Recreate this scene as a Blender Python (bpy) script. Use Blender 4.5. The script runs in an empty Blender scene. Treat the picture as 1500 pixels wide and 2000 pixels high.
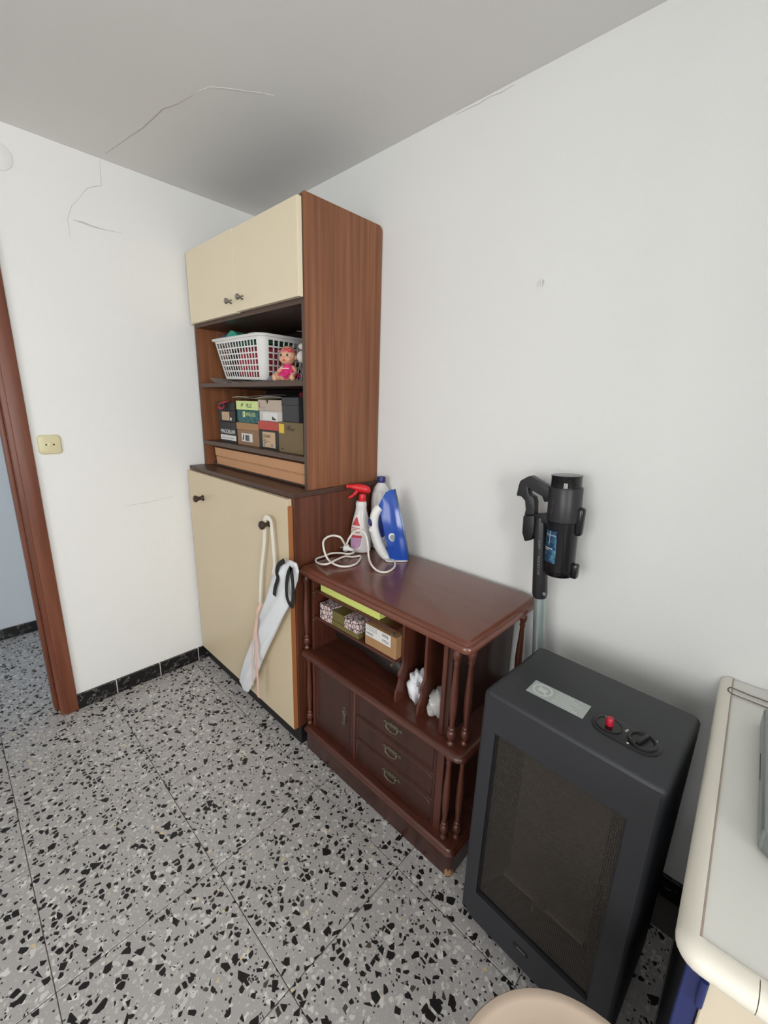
import bpy, bmesh, math, random
from mathutils import Vector, Matrix
random.seed(7)
scene = bpy.context.scene
COL = scene.collection
PI = math.pi

# ------------------------------------------------------------------ camera
F_PX = 818.05
CAM = Vector((2.153, -1.295, 1.41))
RC = Matrix(((0.72410398, 0.68912132, 0.02802208),      # rows: camera right, down, forward
             (0.19045154, -0.16073919, -0.96844779),
             (-0.66287377, 0.70659375, -0.2476361)))
cd = bpy.data.cameras.new('camera')
cd.sensor_fit = 'HORIZONTAL'; cd.sensor_width = 36.0
cd.lens = 36.0 * F_PX / 1500.0
cd.clip_start = 0.02; cd.clip_end = 100
cam = bpy.data.objects.new('camera', cd); COL.objects.link(cam)
right, up, back = RC[0].copy(), -RC[1], -RC[2]
m = Matrix((right, up, back)).transposed().to_4x4()
m.translation = CAM
cam.matrix_world = m
scene.camera = cam

# ------------------------------------------------------------------ light
world = bpy.data.worlds.new('world'); scene.world = world
world.use_nodes = True
bg = world.node_tree.nodes['Background']
bg.inputs[0].default_value = (0.72, 0.84, 1.0, 1); bg.inputs[1].default_value = 1.6
def daylight(loc, direction, w, h, energy):
    la = bpy.data.lights.new('window_daylight', 'AREA')
    la.shape = 'RECTANGLE'; la.size = w; la.size_y = h; la.energy = energy; la.color = (1.0, 0.985, 0.96)
    lo = bpy.data.objects.new('window_daylight', la); COL.objects.link(lo)
    lo.location = loc; lo.rotation_euler = Vector(direction).to_track_quat('-Z', 'Y').to_euler()
daylight((2.15, -4.1, 1.75), (0, 1, 0), 2.2, 1.6, 63)       # outside the window behind the camera
daylight((4.8, -2.0, 1.7), (-1, 0, .22), 2.2, 1.6, 138)     # outside the balcony window at the right
vs = scene.view_settings
vs.view_transform = 'Standard'; vs.look = 'None'; vs.gamma = 1.0; vs.use_curve_mapping = False
vs.exposure = 0.06

# ------------------------------------------------------------------ helpers
def lin(h):
    if isinstance(h, str):
        h = h.lstrip('#'); h = [int(h[i:i + 2], 16) / 255 for i in (0, 2, 4)]
    return tuple((c / 12.92 if c <= .04045 else ((c + .055) / 1.055) ** 2.4) for c in h) + (1.0,)

def at(px, py, axis, val):
    """point on an axis plane seen at a photograph pixel (used as a measuring aid)"""
    d = RC.transposed() @ Vector(((px - 750) / F_PX, (py - 1000) / F_PX, 1))
    i = 'xyz'.index(axis)
    return CAM + d * ((val - CAM[i]) / d[i])

ROOT = {}

class MB:
    def __init__(s): s.v = []; s.f = []
    def add(s, vs, fs):
        n = len(s.v); s.v += [Vector(v) for v in vs]; s.f += [[i + n for i in f] for f in fs]; return s
    def box(s, x0, x1, y0, y1, z0, z1):
        v = [(x, y, z) for z in (z0, z1) for y in (y0, y1) for x in (x0, x1)]
        return s.add(v, [(0, 2, 3, 1), (4, 5, 7, 6), (0, 1, 5, 4), (2, 6, 7, 3), (0, 4, 6, 2), (1, 3, 7, 5)])
    def prism(s, poly, axis, lo, hi):
        """poly: 2d points in the other two axes (x: yz, y: xz, z: xy)"""
        def mk(p, t):
            return {'x': (t, p[0], p[1]), 'y': (p[0], t, p[1]), 'z': (p[0], p[1], t)}[axis]
        n = len(poly)
        v = [mk(p, lo) for p in poly] + [mk(p, hi) for p in poly]
        f = [list(range(n))[::-1], list(range(n, 2 * n))] + [(i, (i + 1) % n, (i + 1) % n + n, i + n) for i in range(n)]
        return s.add(v, f)
    def loft(s, rings, cap=True, loop=False):
        n = len(rings[0]); v = [p for r in rings for p in r]; f = []
        k = len(rings)
        for j in range(k if loop else k - 1):
            a, b = j * n, ((j + 1) % k) * n
            f += [(a + i, a + (i + 1) % n, b + (i + 1) % n, b + i) for i in range(n)]
        if cap and not loop: f += [list(range(n))[::-1], list(range((k - 1) * n, k * n))]
        return s.add(v, f)
    def lathe(s, prof, o=(0, 0, 0), axis='z', seg=20, sx=1, sy=1):
        o = Vector(o); rings = []
        for r, t in prof:
            ring = []
            for i in range(seg):
                a = 2 * PI * i / seg; c, q = r * sx * math.cos(a), r * sy * math.sin(a)
                ring.append(o + Vector({'z': (c, q, t), 'x': (t, c, q), 'y': (c, t, q)}[axis]))
            rings.append(ring)
        return s.loft(rings)
    def tube(s, pts, r, seg=8, closed=False, flat=1.0):
        pts = [Vector(p) for p in pts]; n = len(pts); rings = []
        rr = r if isinstance(r, (list, tuple)) else [r] * n
        nrm = None
        for i in range(n):
            t = (pts[(i + 1) % n] - pts[i - 1]) if closed else (pts[min(i + 1, n - 1)] - pts[max(i - 1, 0)])
            t.normalize()
            if nrm is None:
                nrm = t.orthogonal().normalized()
            nrm = (nrm - t * nrm.dot(t)).normalized(); b = t.cross(nrm)
            rings.append([pts[i] + (nrm * math.cos(2 * PI * k / seg) + b * math.sin(2 * PI * k / seg) * flat) * rr[i] for k in range(seg)])
        return s.loft(rings, loop=closed)
    def ribbon(s, pts, w, n, t=.0012, side=None):
        """flat band of width w, thickness t, lying against normal n"""
        pts = [Vector(p) for p in pts]; n = Vector(n).normalized(); rings = []
        for i, p in enumerate(pts):
            d = (pts[min(i + 1, len(pts) - 1)] - pts[max(i - 1, 0)]).normalized()
            q = d.cross(n).normalized() * (w[i] if isinstance(w, (list, tuple)) else w) / 2
            rings.append([p - q, p + q, p + q + n * t, p - q + n * t])
        return s.loft(rings)
    def ball(s, c, rx, ry=None, rz=None, seg=16, rings=10):
        ry = ry or rx; rz = rz or rx; c = Vector(c)
        v = [c - Vector((0, 0, rz))]; f = []
        for j in range(1, rings):
            p = -PI / 2 + PI * j / rings
            for i in range(seg):
                a = 2 * PI * i / seg
                v.append(c + Vector((rx * math.cos(p) * math.cos(a), ry * math.cos(p) * math.sin(a), rz * math.sin(p))))
        v.append(c + Vector((0, 0, rz))); L = len(v) - 1
        for i in range(seg):
            f.append((0, 1 + (i + 1) % seg, 1 + i))
            f.append((L, L - seg + i, L - seg + (i + 1) % seg))
        for j in range(rings - 2):
            a = 1 + j * seg; b = a + seg
            f += [(a + i, a + (i + 1) % seg, b + (i + 1) % seg, b + i) for i in range(seg)]
        return s.add(v, f)
    def xf(s, M):
        s.v = [M @ v for v in s.v]; return s
    def jitter(s, a, seed=1):
        rd = random.Random(seed)
        s.v = [v + Vector((rd.uniform(-a, a), rd.uniform(-a, a), rd.uniform(-a, a))) for v in s.v]; return s
    def mesh(s, name, smooth=None, bevel=0, seg=2):
        me = bpy.data.meshes.new(name)
        me.from_pydata([tuple(v) for v in s.v], [], s.f)
        bm = bmesh.new(); bm.from_mesh(me)
        bmesh.ops.recalc_face_normals(bm, faces=bm.faces)
        if bevel:
            ed = [e for e in bm.edges if len(e.link_faces) == 2 and e.calc_face_angle() > .5]
            bmesh.ops.bevel(bm, geom=ed, offset=bevel, segments=seg, affect='EDGES', clamp_overlap=True, profile=.5)
        bm.to_mesh(me); bm.free()
        if smooth is not None:
            me.shade_smooth(); me.set_sharp_from_angle(angle=math.radians(smooth))
        return me
    def build(s, name, mat, parent=None, smooth=None, bevel=0, seg=2, local=False):
        """parent given: vertices are world coordinates unless local, and become a part of that thing"""
        if parent is not None and not local:
            o = ROOT.get(parent.name, Vector((0, 0, 0))); s.v = [v - o for v in s.v]
        if bevel and smooth is None: smooth = 35
        return link(name, s.mesh(name, smooth, bevel, seg), mat, parent)

def link(name, me, mat, parent=None):
    ob = bpy.data.objects.new(name, me); COL.objects.link(ob)
    if mat is not None and not me.materials: me.materials.append(mat)
    if parent is not None:
        ob.parent = parent; ROOT[ob.name] = ROOT.get(parent.name, Vector((0, 0, 0)))
    return ob

def thing(name, label, cat, loc, rotz=0, group=None, rot=None):
    o = bpy.data.objects.new(name, None); COL.objects.link(o)
    o.empty_display_size = .05
    o.location = loc; o.rotation_euler = rot if rot else (0, 0, rotz)
    ROOT[o.name] = Vector(loc)
    return tag(o, label, cat, group)

def tag(o, label, cat, group=None):
    o['label'] = label; o['category'] = cat
    if group: o['group'] = group
    return o

def struct(o, label=None):
    o['kind'] = 'structure'
    if label: o['label'] = label
    return o

def B(*a): return MB().box(*a)

def rrect(x0, x1, y0, y1, r, n=5):
    p = []
    for cx, cy, a0 in ((x1 - r, y1 - r, 0), (x0 + r, y1 - r, PI / 2), (x0 + r, y0 + r, PI), (x1 - r, y0 + r, 1.5 * PI)):
        p += [(cx + r * math.cos(a0 + PI / 2 * i / n), cy + r * math.sin(a0 + PI / 2 * i / n)) for i in range(n + 1)]
    return p

def slab(x0, x1, y0, y1, r, prof, n=5):
    """stack of rounded rectangles: prof = [(inset, z)]"""
    rings = []
    for ins, z in prof:
        rings.append([Vector((x, y, z)) for x, y in rrect(x0 + ins, x1 - ins, y0 + ins, y1 - ins, max(r - ins, .0015), n)])
    return MB().loft(rings)

def smooth_path(pts, n=6):
    pts = [Vector(p) for p in pts]; out = []
    for i in range(len(pts) - 1):
        p0, p1, p2, p3 = pts[max(i - 1, 0)], pts[i], pts[i + 1], pts[min(i + 2, len(pts) - 1)]
        for k in range(n):
            t = k / n
            out.append(.5 * ((2 * p1) + (p2 - p0) * t + (2 * p0 - 5 * p1 + 4 * p2 - p3) * t * t + (3 * p1 - p0 - 3 * p2 + p3) * t ** 3))
    return out + [pts[-1]]

def text(name, s, size, o, right, up, mat, parent, local=False, align='LEFT', sx=1.0, depth=.0004):
    cu = bpy.data.curves.new('t', 'FONT'); cu.body = s; cu.size = size; cu.align_x = align; cu.extrude = depth / 2
    ob = bpy.data.objects.new('t', cu); COL.objects.link(ob)
    me = bpy.data.meshes.new_from_object(ob.evaluated_get(bpy.context.evaluated_depsgraph_get()))
    bpy.data.objects.remove(ob); bpy.data.curves.remove(cu)
    me.materials.clear()
    o = Vector(o); r = Vector(right).normalized(); u = Vector(up).normalized(); n = r.cross(u)
    off = Vector((0, 0, 0)) if (local or parent is None) else ROOT.get(parent.name, Vector((0, 0, 0)))
    for v in me.vertices:
        c = v.co.copy(); v.co = o + r * (c.x * sx) + u * c.y + n * (c.z + depth / 2) - off
    return link(name, me, mat, parent)

# ------------------------------------------------------------------ materials
class N:
    def __init__(s, name):
        s.m = bpy.data.materials.new(name); s.m.use_nodes = True
        s.t = s.m.node_tree; s.b = s.t.nodes['Principled BSDF']; s.out = s.t.nodes['Material Output']
    def n(s, typ, **kw):
        nd = s.t.nodes.new(typ)
        for k, v in kw.items(): setattr(nd, k, v)
        return nd
    def l(s, a, b): s.t.links.new(a, b)
    def coord(s, kind='Object', scale=(1, 1, 1), rot=(0, 0, 0)):
        if kind == 'World':
            src = s.n('ShaderNodeNewGeometry').outputs['Position']
        else:
            src = s.n('ShaderNodeTexCoord').outputs[kind]
        mp = s.n('ShaderNodeMapping'); mp.inputs['Scale'].default_value = scale; mp.inputs['Rotation'].default_value = rot
        s.l(src, mp.inputs['Vector']); return mp.outputs[0]
    def noise(s, vec, scale, detail=4, rough=.55):
        nd = s.n('ShaderNodeTexNoise'); nd.inputs['Scale'].default_value = scale
        nd.inputs['Detail'].default_value = detail; nd.inputs['Roughness'].default_value = rough
        s.l(vec, nd.inputs['Vector']); return nd.outputs['Fac']
    def ramp(s, fac, stops):
        r = s.n('ShaderNodeValToRGB'); e = r.color_ramp.elements
        while len(e) < len(stops): e.new(.5)
        for i, (p, c) in enumerate(stops): e[i].position = p; e[i].color = lin(c) if not isinstance(c, (int, float)) else (c, c, c, 1)
        s.l(fac, r.inputs[0]); return r.outputs[0]
    def mix(s, fac, a, b, typ='MIX'):
        mx = s.n('ShaderNodeMix', data_type='RGBA', blend_type=typ)
        for sock, v in ((mx.inputs[0], fac), (mx.inputs[6], a), (mx.inputs[7], b)):
            if hasattr(v, 'is_linked'): s.l(v, sock)
            else: sock.default_value = v
        return mx.outputs[2]
    def math(s, op, a, b=0.0):
        mm = s.n('ShaderNodeMath', operation=op)
        for sock, v in ((mm.inputs[0], a), (mm.inputs[1], b)):
            if hasattr(v, 'is_linked'): s.l(v, sock)
            else: sock.default_value = v
        return mm.outputs[0]
    def bump(s, h, strength=.1, dist=.01):
        bp = s.n('ShaderNodeBump'); bp.inputs['Strength'].default_value = strength; bp.inputs['Distance'].default_value = dist
        s.l(h, bp.inputs['Height']); s.l(bp.outputs[0], s.b.inputs['Normal'])
    def base(s, c):
        if hasattr(c, 'is_linked'): s.l(c, s.b.inputs['Base Color'])
        else: s.b.inputs['Base Color'].default_value = lin(c)
    def set(s, **kw):
        for k, v in kw.items(): s.b.inputs[k.replace('_', ' ')].default_value = v

def plain(name, col, rough=.5, metal=0., var=.06, vs=30, bump=0., bs=200, spec=.5, coat=0.):
    k = N(name); c = lin(col)
    v = k.coord()
    f = k.noise(v, vs, 4)
    d = tuple(max(0, x * (1 - var)) for x in c[:3]) + (1,); b = tuple(min(1, x * (1 + var)) for x in c[:3]) + (1,)
    k.base(k.mix(f, d, b))
    k.set(Roughness=rough, Metallic=metal, Specular_IOR_Level=spec, Coat_Weight=coat)
    if bump: k.bump(k.noise(v, bs, 3), bump, .002)
    return k.m

def wood(name, dark, mid, light, scale, rough=.4, coat=0., spec=.5, kind='Object', bump=.05):
    """scale: small number along the grain direction"""
    k = N(name)
    v = k.coord(kind, scale)
    f1 = k.noise(v, 1.0, 6, .6)
    f2 = k.noise(k.coord(kind, tuple(q * 5 for q in scale)), 1.0, 3, .6)
    c = k.ramp(f1, [(.28, dark), (.5, mid), (.75, light)])
    k.base(k.mix(k.math('MULTIPLY', f2, .45), c, lin(dark)))
    k.set(Roughness=rough, Coat_Weight=coat, Specular_IOR_Level=spec); k.b.inputs['Coat Roughness'].default_value = .12
    if bump: k.bump(f2, bump, .001)
    return k.m

def plaster(name, col, bump=.25, streak=False):
    k = N(name)
    v = k.coord('World')
    f = k.noise(v, 1.3, 5)
    c = lin(col); d = tuple(x * .95 for x in c[:3]) + (1,)
    k.base(k.mix(f, d, c)); k.set(Roughness=.85, Specular_IOR_Level=.25)
    h = k.noise(v, 260, 2)
    if streak:
        h2 = k.noise(k.coord('World', (2.2, 11, 1), (0, 0, .55)), 1.0, 4)
        h = k.math('ADD', k.math('MULTIPLY', h, .25), k.math('MULTIPLY', h2, 3.0))
    k.bump(h, bump, .003)
    return k.m

def terrazzo():
    k = N('terrazzo')
    g = k.n('ShaderNodeNewGeometry').outputs['Position']
    oi = k.n('ShaderNodeObjectInfo').outputs['Random']
    cx = k.n('ShaderNodeCombineXYZ'); k.l(k.math('MULTIPLY', oi, 37.0), cx.inputs[0]); k.l(k.math('MULTIPLY', oi, 91.0), cx.inputs[1])
    ad = k.n('ShaderNodeVectorMath', operation='ADD'); k.l(g, ad.inputs[0]); k.l(cx.outputs[0], ad.inputs[1])
    sp = k.n('ShaderNodeSeparateXYZ'); k.l(ad.outputs[0], sp.inputs[0])
    fl = k.n('ShaderNodeCombineXYZ'); k.l(sp.outputs[0], fl.inputs[0]); k.l(sp.outputs[1], fl.inputs[1])
    v = fl.outputs[0]
    def chips(scale, prob, edge, off, var=.08):
        mp = k.n('ShaderNodeMapping'); mp.inputs['Location'].default_value = (off, off * .7, 0); k.l(v, mp.inputs['Vector'])
        a = k.n('ShaderNodeTexVoronoi', voronoi_dimensions='2D', feature='F1'); a.inputs['Scale'].default_value = scale; k.l(mp.outputs[0], a.inputs['Vector'])
        b = k.n('ShaderNodeTexVoronoi', voronoi_dimensions='2D', feature='DISTANCE_TO_EDGE'); b.inputs['Scale'].default_value = scale; k.l(mp.outputs[0], b.inputs['Vector'])
        cs = k.n('ShaderNodeSeparateColor'); k.l(a.outputs['Color'], cs.inputs[0])
        sel = k.math('LESS_THAN', cs.outputs[0], prob)
        th = k.math('ADD', k.math('MULTIPLY', cs.outputs[1], var), edge)
        return k.math('MULTIPLY', sel, k.math('GREATER_THAN', b.outputs['Distance'], th)), cs.outputs[2]
    fine = k.noise(v, 420, 3, .7)
    big = k.noise(v, 5, 3)
    mort = k.ramp(fine, [(.3, '#9a9694'), (.5, '#b0acaa'), (.7, '#c1bdba')])
    mort = k.mix(k.math('MULTIPLY', big, .3), mort, lin('#9c9896'))
    col = mort
    m1, r1 = chips(150, .20, .12, 3.1, .12); col = k.mix(m1, col, k.ramp(r1, [(0, '#b5b3ae'), (1, '#c2c0bb')]))
    def pebbles(scale, prob, r0, var, off):
        ns = k.n('ShaderNodeTexNoise', noise_dimensions='2D'); ns.inputs['Scale'].default_value = scale * 1.1; ns.inputs['Detail'].default_value = 2; k.l(v, ns.inputs['Vector'])
        sc_ = k.n('ShaderNodeVectorMath', operation='SCALE'); k.l(ns.outputs['Color'], sc_.inputs[0]); sc_.inputs['Scale'].default_value = .9 / scale
        av = k.n('ShaderNodeVectorMath', operation='ADD'); k.l(v, av.inputs[0]); k.l(sc_.outputs[0], av.inputs[1])
        mp = k.n('ShaderNodeMapping'); mp.inputs['Location'].default_value = (off, off * .7, 0); k.l(av.outputs[0], mp.inputs['Vector'])
        a = k.n('ShaderNodeTexVoronoi', voronoi_dimensions='2D', feature='F1'); a.inputs['Scale'].default_value = scale; k.l(mp.outputs[0], a.inputs['Vector'])
        cs = k.n('ShaderNodeSeparateColor'); k.l(a.outputs['Color'], cs.inputs[0])
        sel = k.math('LESS_THAN', cs.outputs[0], prob)
        th = k.math('ADD', k.math('MULTIPLY', cs.outputs[1], var), r0)
        return k.math('MULTIPLY', sel, k.math('LESS_THAN', a.outputs['Distance'], th)), cs.outputs[2]
    m2, r2 = pebbles(66, .42, .16, .24, 11.7); col = k.mix(m2, col, k.ramp(r2, [(0, '#bab8b4'), (.5, '#cac8c3'), (.96, '#d8d6d1'), (.985, '#d3c193')]))
    m5, r5 = pebbles(40, .20, .16, .22, 31.7); col = k.mix(m5, col, k.ramp(r5, [(0, '#c6c4bf'), (1, '#dcdad5')]))
    m3, r3 = chips(145, .10, .10, 23.3, .18); col = k.mix(m3, col, lin('#2c2a2a'))
    m4, r4 = chips(64, .22, .09, 41.9, .17); col = k.mix(m4, col, k.ramp(r4, [(0, '#161516'), (.93, '#221f1f'), (.97, '#4d4640')]))
    m6, r6 = chips(42, .08, .12, 57.9, .16); col = k.mix(m6, col, lin('#191818'))
    k.base(col); k.set(Roughness=.42, Specular_IOR_Level=.4)
    return k.m

def marble():
    k = N('black_marble')
    v = k.coord('World')
    w = k.noise(v, 9, 4)
    mp = k.n('ShaderNodeVectorMath', operation='ADD'); k.l(v, mp.inputs[0])
    cx = k.n('ShaderNodeCombineXYZ')
    for i in range(3): k.l(k.math('MULTIPLY', w, .25), cx.inputs[i])
    k.l(cx.outputs[0], mp.inputs[1])
    f = k.noise(mp.outputs[0], 14, 3)
    d = k.math('ABSOLUTE', k.math('SUBTRACT', f, .5))
    k.base(k.ramp(d, [(0, '#8d8a86'), (.006, '#4a4847'), (.02, '#121112')]))
    k.set(Roughness=.3); return k.m

def print_pattern(name, bgc, inkc, scale):
    k = N(name)
    v = k.coord()
    vo = k.n('ShaderNodeTexVoronoi', feature='DISTANCE_TO_EDGE'); vo.inputs['Scale'].default_value = scale; k.l(v, vo.inputs['Vector'])
    k.base(k.ramp(vo.outputs['Distance'], [(.0, inkc), (.05, inkc), (.11, bgc)])); k.set(Roughness=.45)
    return k.m

def glassy(name, col, alpha, rough=.15):
    k = N(name); k.base(col); k.set(Roughness=rough, Alpha=alpha, Specular_IOR_Level=.5)
    return k.m

M = {}
M['wall'] = plaster('wall_plaster', '#efefec', .2)
M['ceil'] = plaster('ceiling_plaster', '#eeedea', .12, True)
M['hallwall'] = plaster('hall_plaster', '#cfd6da', .2)
M['terrazzo'] = terrazzo()
M['grout'] = plain('grout', '#5c5955', .9)
M['marble'] = marble()
M['crack'] = plain('plaster_crack', '#c6c3be', .9)
M['crackw'] = plain('plaster_ridge', '#e6e5e1', .9)
M['doorwood'] = wood('door_wood', '#5e3120', '#7b4630', '#8f5a40', (22, 22, 1.6), .45)
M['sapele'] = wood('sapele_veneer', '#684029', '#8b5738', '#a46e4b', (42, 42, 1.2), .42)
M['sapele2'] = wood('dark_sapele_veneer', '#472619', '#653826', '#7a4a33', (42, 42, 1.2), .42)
M['sapeleh'] = wood('sapele_shelf', '#3d2820', '#4f362b', '#5b4034', (1.5, 40, 40), .4)
M['edge'] = plain('shelf_edge_strip', '#56443a', .5)
M['darkback'] = plain('dark_back_panel', '#2d201b', .6)
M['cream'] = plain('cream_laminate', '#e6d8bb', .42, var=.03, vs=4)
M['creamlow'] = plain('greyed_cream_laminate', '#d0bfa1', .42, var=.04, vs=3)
M['orange'] = plain('bare_door_edge', '#a5693c', .6)
M['black'] = plain('black_plinth', '#141213', .5)
M['knobmetal'] = plain('brushed_nickel', '#8d8880', .3, .9)
M['knobwood'] = plain('dark_turned_wood', '#37261f', .35)
M['mahog'] = wood('mahogany', '#3f1f17', '#552c20', '#673828', (3, 45, 45), .33, .25)
M['mahogtop'] = wood('mahogany_top', '#643728', '#6e3e2e', '#774434', (2, 22, 22), .28, .35, bump=0)
M['mahogv'] = wood('mahogany_upright', '#42211a', '#5c3124', '#6e3e2c', (40, 40, 3), .33, .25)
M['mahogd'] = wood('mahogany_dark_panel', '#331a15', '#40221b', '#4b2a20', (30, 30, 3), .33, .2)
M['brass'] = plain('antique_brass', '#7d7664', .35, .7)
M['tan'] = plain('tan_board', '#c08f68', .6, var=.04)
M['tanline'] = plain('tan_board_groove', '#7c573c', .7)
M['white'] = plain('white_plastic', '#e4e3df', .4, var=.02)
M['whitecord'] = plain('white_cord', '#e2ddd4', .45, var=.03)
M['heater'] = plain('charcoal_enamel', '#2b2c30', .5, var=.06, vs=60, bump=.12, bs=900)
M['heaterdark'] = plain('black_plastic', '#19191b', .42)
M['gloss_black'] = plain('glossy_black', '#121214', .2)
M['refl'] = plain('burner_steel', '#7a736b', .45, .75)
M['ledge'] = plain('burner_ledge', '#a89a86', .6)
M['ceramic'] = plain('burner_ceramic', '#6b6058', .8, var=.25, vs=12)
M['wire'] = plain('grille_wire', '#544e49', .5, .5)
M['sticker'] = plain('silver_sticker', '#a9b0ac', .4, var=.03)
M['stickink'] = plain('sticker_print', '#c6cbc7', .5)
M['red'] = plain('red_plastic', '#b3162c', .35)
M['redspray'] = plain('red_trigger', '#d8252c', .35)
M['vac'] = plain('vacuum_charcoal', '#29292c', .38, var=.08, vs=80)
M['steel'] = plain('steel_tube', '#b4c2bf', .3, .6)
M['bin'] = glassy('smoked_bin', '#1c1c20', .86, .15)
M['print'] = plain('white_print', '#dcdcdc', .6)
M['printgrey'] = plain('grey_print', '#8c8c8c', .6)
M['ink'] = plain('black_print', '#2a2623', .6)
M['ivory'] = plain('ivory_paint', '#e6e1d3', .38, var=.03, vs=5)
M['lam'] = plain('worktop_laminate', '#e2e1da', .35, var=.03, vs=4)
M['seam'] = plain('inlay_seam', '#a89a8c', .6)
M['blue'] = plain('blue_paint', '#1d2c62', .45)
M['navy'] = plain('dark_side_panel', '#14151d', .5)
M['creamdoor'] = plain('cream_paint', '#d9cdb6', .5, var=.02)
M['silver'] = plain('silver_casing', '#8f9694', .35, .4)
M['wirem'] = plain('dull_wire', '#6f675c', .35, .8)
M['stool'] = plain('shaded_blush_plastic', '#bba896', .45, var=.02)  # blush darkened to carry the shadow of the person holding the camera
M['socket'] = plain('cream_socket', '#d9d0a8', .3, var=.02)
M['iblue'] = plain('blue_iron_shell', '#1d4aa6', .15, var=.1, vs=10)
M['idark'] = plain('dark_soleplate', '#55606b', .3, .7)
M['bluecap'] = plain('navy_cap', '#25286a', .4)
M['bluelab'] = plain('blue_label', '#2b3f86', .45)
M['bleach'] = plain('white_bottle', '#dfdedb', .35, var=.02)
M['spray'] = plain('milky_bottle', '#d6d2d0', .25, var=.02)
M['labelred'] = plain('label_red', '#c2424a', .5)
M['labelmauve'] = plain('label_mauve', '#bb8fb2', .5, var=.3, vs=60)
M['labelwhite'] = plain('label_white', '#e6dedb', .5)
M['fabricw'] = plain('white_cotton', '#dadcdd', .85, var=.05, vs=25, bump=.3, bs=60)
M['strap'] = plain('cream_webbing', '#e6e1d2', .8)
M['pink'] = plain('pink_ribbon', '#e3bcae', .8)
M['cordblk'] = plain('black_cord', '#191819', .8)
M['lime'] = plain('lime_card', '#d0d876', .5, var=.02)
M['limelid'] = plain('lime_lid', '#cddd93', .55)
M['olive'] = plain('olive_card', '#6b6134', .45)
M['snake'] = print_pattern('snakeskin_print', '#d9c3bf', '#41323a', 60)
M['kraft'] = plain('kraft_card', '#a27c55', .75, var=.05)
M['kraftd'] = plain('brown_shoebox', '#8d6d52', .7, var=.05)
M['leather'] = plain('black_leather', '#241e1b', .45, bump=.4, bs=90)
M['bagw'] = glassy('white_plastic_bag', '#e6e7ea', .93, .3)
M['bagc'] = glassy('clear_plastic_bag', '#d9d6d2', .6, .15)
M['box_black'] = plain('black_shoebox', '#1f1d20', .5)
M['box_dark'] = plain('dark_grey_box', '#3a3a3d', .6)
M['box_teal'] = print_pattern('teal_print_box', '#1e4a4d', '#2b6a6a', 45)
M['box_beige'] = plain('beige_lid', '#b9a998', .6)
M['box_white'] = plain('pale_grey_box', '#c4bdb6', .6)
M['box_red'] = plain('coral_red_lid', '#b5493f', .55)
M['box_olive'] = plain('bronze_olive_box', '#6c5a3a', .45)
M['label_tan'] = plain('tan_label', '#c4a583', .6)
M['label_w'] = plain('paper_label', '#d8d6d2', .6)
M['label_y'] = plain('yellow_label', '#d9b93a', .5)
M['paper'] = plain('paper', '#cfc5b2', .7)
M['redcloth'] = plain('red_cloth', '#a5333d', .85, var=.3, vs=30)
M['tealcloth'] = plain('teal_cloth', '#3fa791', .8, var=.15, vs=30)
M['greencloth'] = plain('green_cloth', '#3c7a63', .8, var=.3, vs=30)
M['orangecloth'] = plain('ochre_cloth', '#b0782f', .8)
M['blackcloth'] = plain('black_cloth', '#1d1b20', .9)
M['purplecloth'] = plain('purple_cloth', '#5d5a86', .8, var=.2)
M['skin'] = plain('doll_vinyl', '#d3a184', .45, var=.03)
M['hotpink'] = plain('hot_pink_cloth', '#cf2a70', .75, var=.12, vs=80)
M['hair'] = plain('dark_doll_hair', '#2a1a17', .6)
M['lips'] = plain('coral_lips', '#cf4b41', .4)
M['eye'] = plain('brown_eye', '#2c2320', .15)
M['headband'] = print_pattern('headband_print', '#d9857f', '#a82b3c', 130)
M['plush'] = plain('white_plush', '#dbd7cf', .9, bump=.6, bs=300)
M['greysheet'] = plain('grey_plastic_film', '#8d867f', .35)
M['grey_ribbon'] = plain('grey_satin', '#6c6a70', .5)

# ------------------------------------------------------------------ room shell
H = 2.312
T = .10
XR, YB = 4.0, -3.3
floor = struct(B(-1.30, XR + T, YB - T, .7, -.06, -.0025).build('floor', M['grout']), 'grey grout bed of the terrazzo floor')
tile_me = MB().box(-.1991, .1991, -.1991, .1991, -.0024, 0).mesh('tile', 35, .0012, 1)
tile_me.materials.append(M['terrazzo'])
for ix in range(-4, 11):
    for iy in range(-6, 4):
        x = .52 + .4 * ix; y = -.713 + .4 * iy
        if x - .2 < -1.3 or x > 3.9 or y < -3.2 or y > .55: continue
        if x > .1 and y + .2 > .15: continue
        t = link('tile', tile_me, None, floor); t.location = (x, y, 0)
wl = MB().box(-T, 0, -1.07, 0, 0, H).box(-T, 0, YB, -1.92, 0, H).box(-T, 0, -1.92, -1.07, 2.06, H)
wall_left = struct(wl.build('wall_left', M['wall']), 'white plaster wall with the doorway')
wall_right = struct(B(0, XR + T, 0, T, 0, H).build('wall_right', M['wall']), 'long white plaster wall behind the furniture')
WX0, WX1, WZ0, WZ1 = 1.4, 2.9, .85, 2.15
VY0, VY1 = -2.7, -1.2
wb = MB().box(-T, WX0, YB - T, YB, 0, H).box(WX1, XR + T, YB - T, YB, 0, H).box(WX0, WX1, YB - T, YB, 0, WZ0).box(WX0, WX1, YB - T, YB, WZ1, H)
wall_back = struct(wb.build('wall_back', M['wall']))
wf = MB().box(XR, XR + T, YB, VY0, 0, H).box(XR, XR + T, VY1, 0, 0, H).box(XR, XR + T, VY0, VY1, 0, .95).box(XR, XR + T, VY0, VY1, WZ1, H)
wall_front = struct(wf.build('wall_front', M['wall']))
added_shade_pier = struct(B(3.05, XR, -1.05, 0, 0, H).build('added_shade_pier', M['wall']))  # unseen pier, added to shade the right end of the long wall
ceiling = struct(B(-1.30, XR + T, YB - T, .7, H, H + .1).build('ceiling', M['ceil']), 'grey white plaster ceiling')
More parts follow.
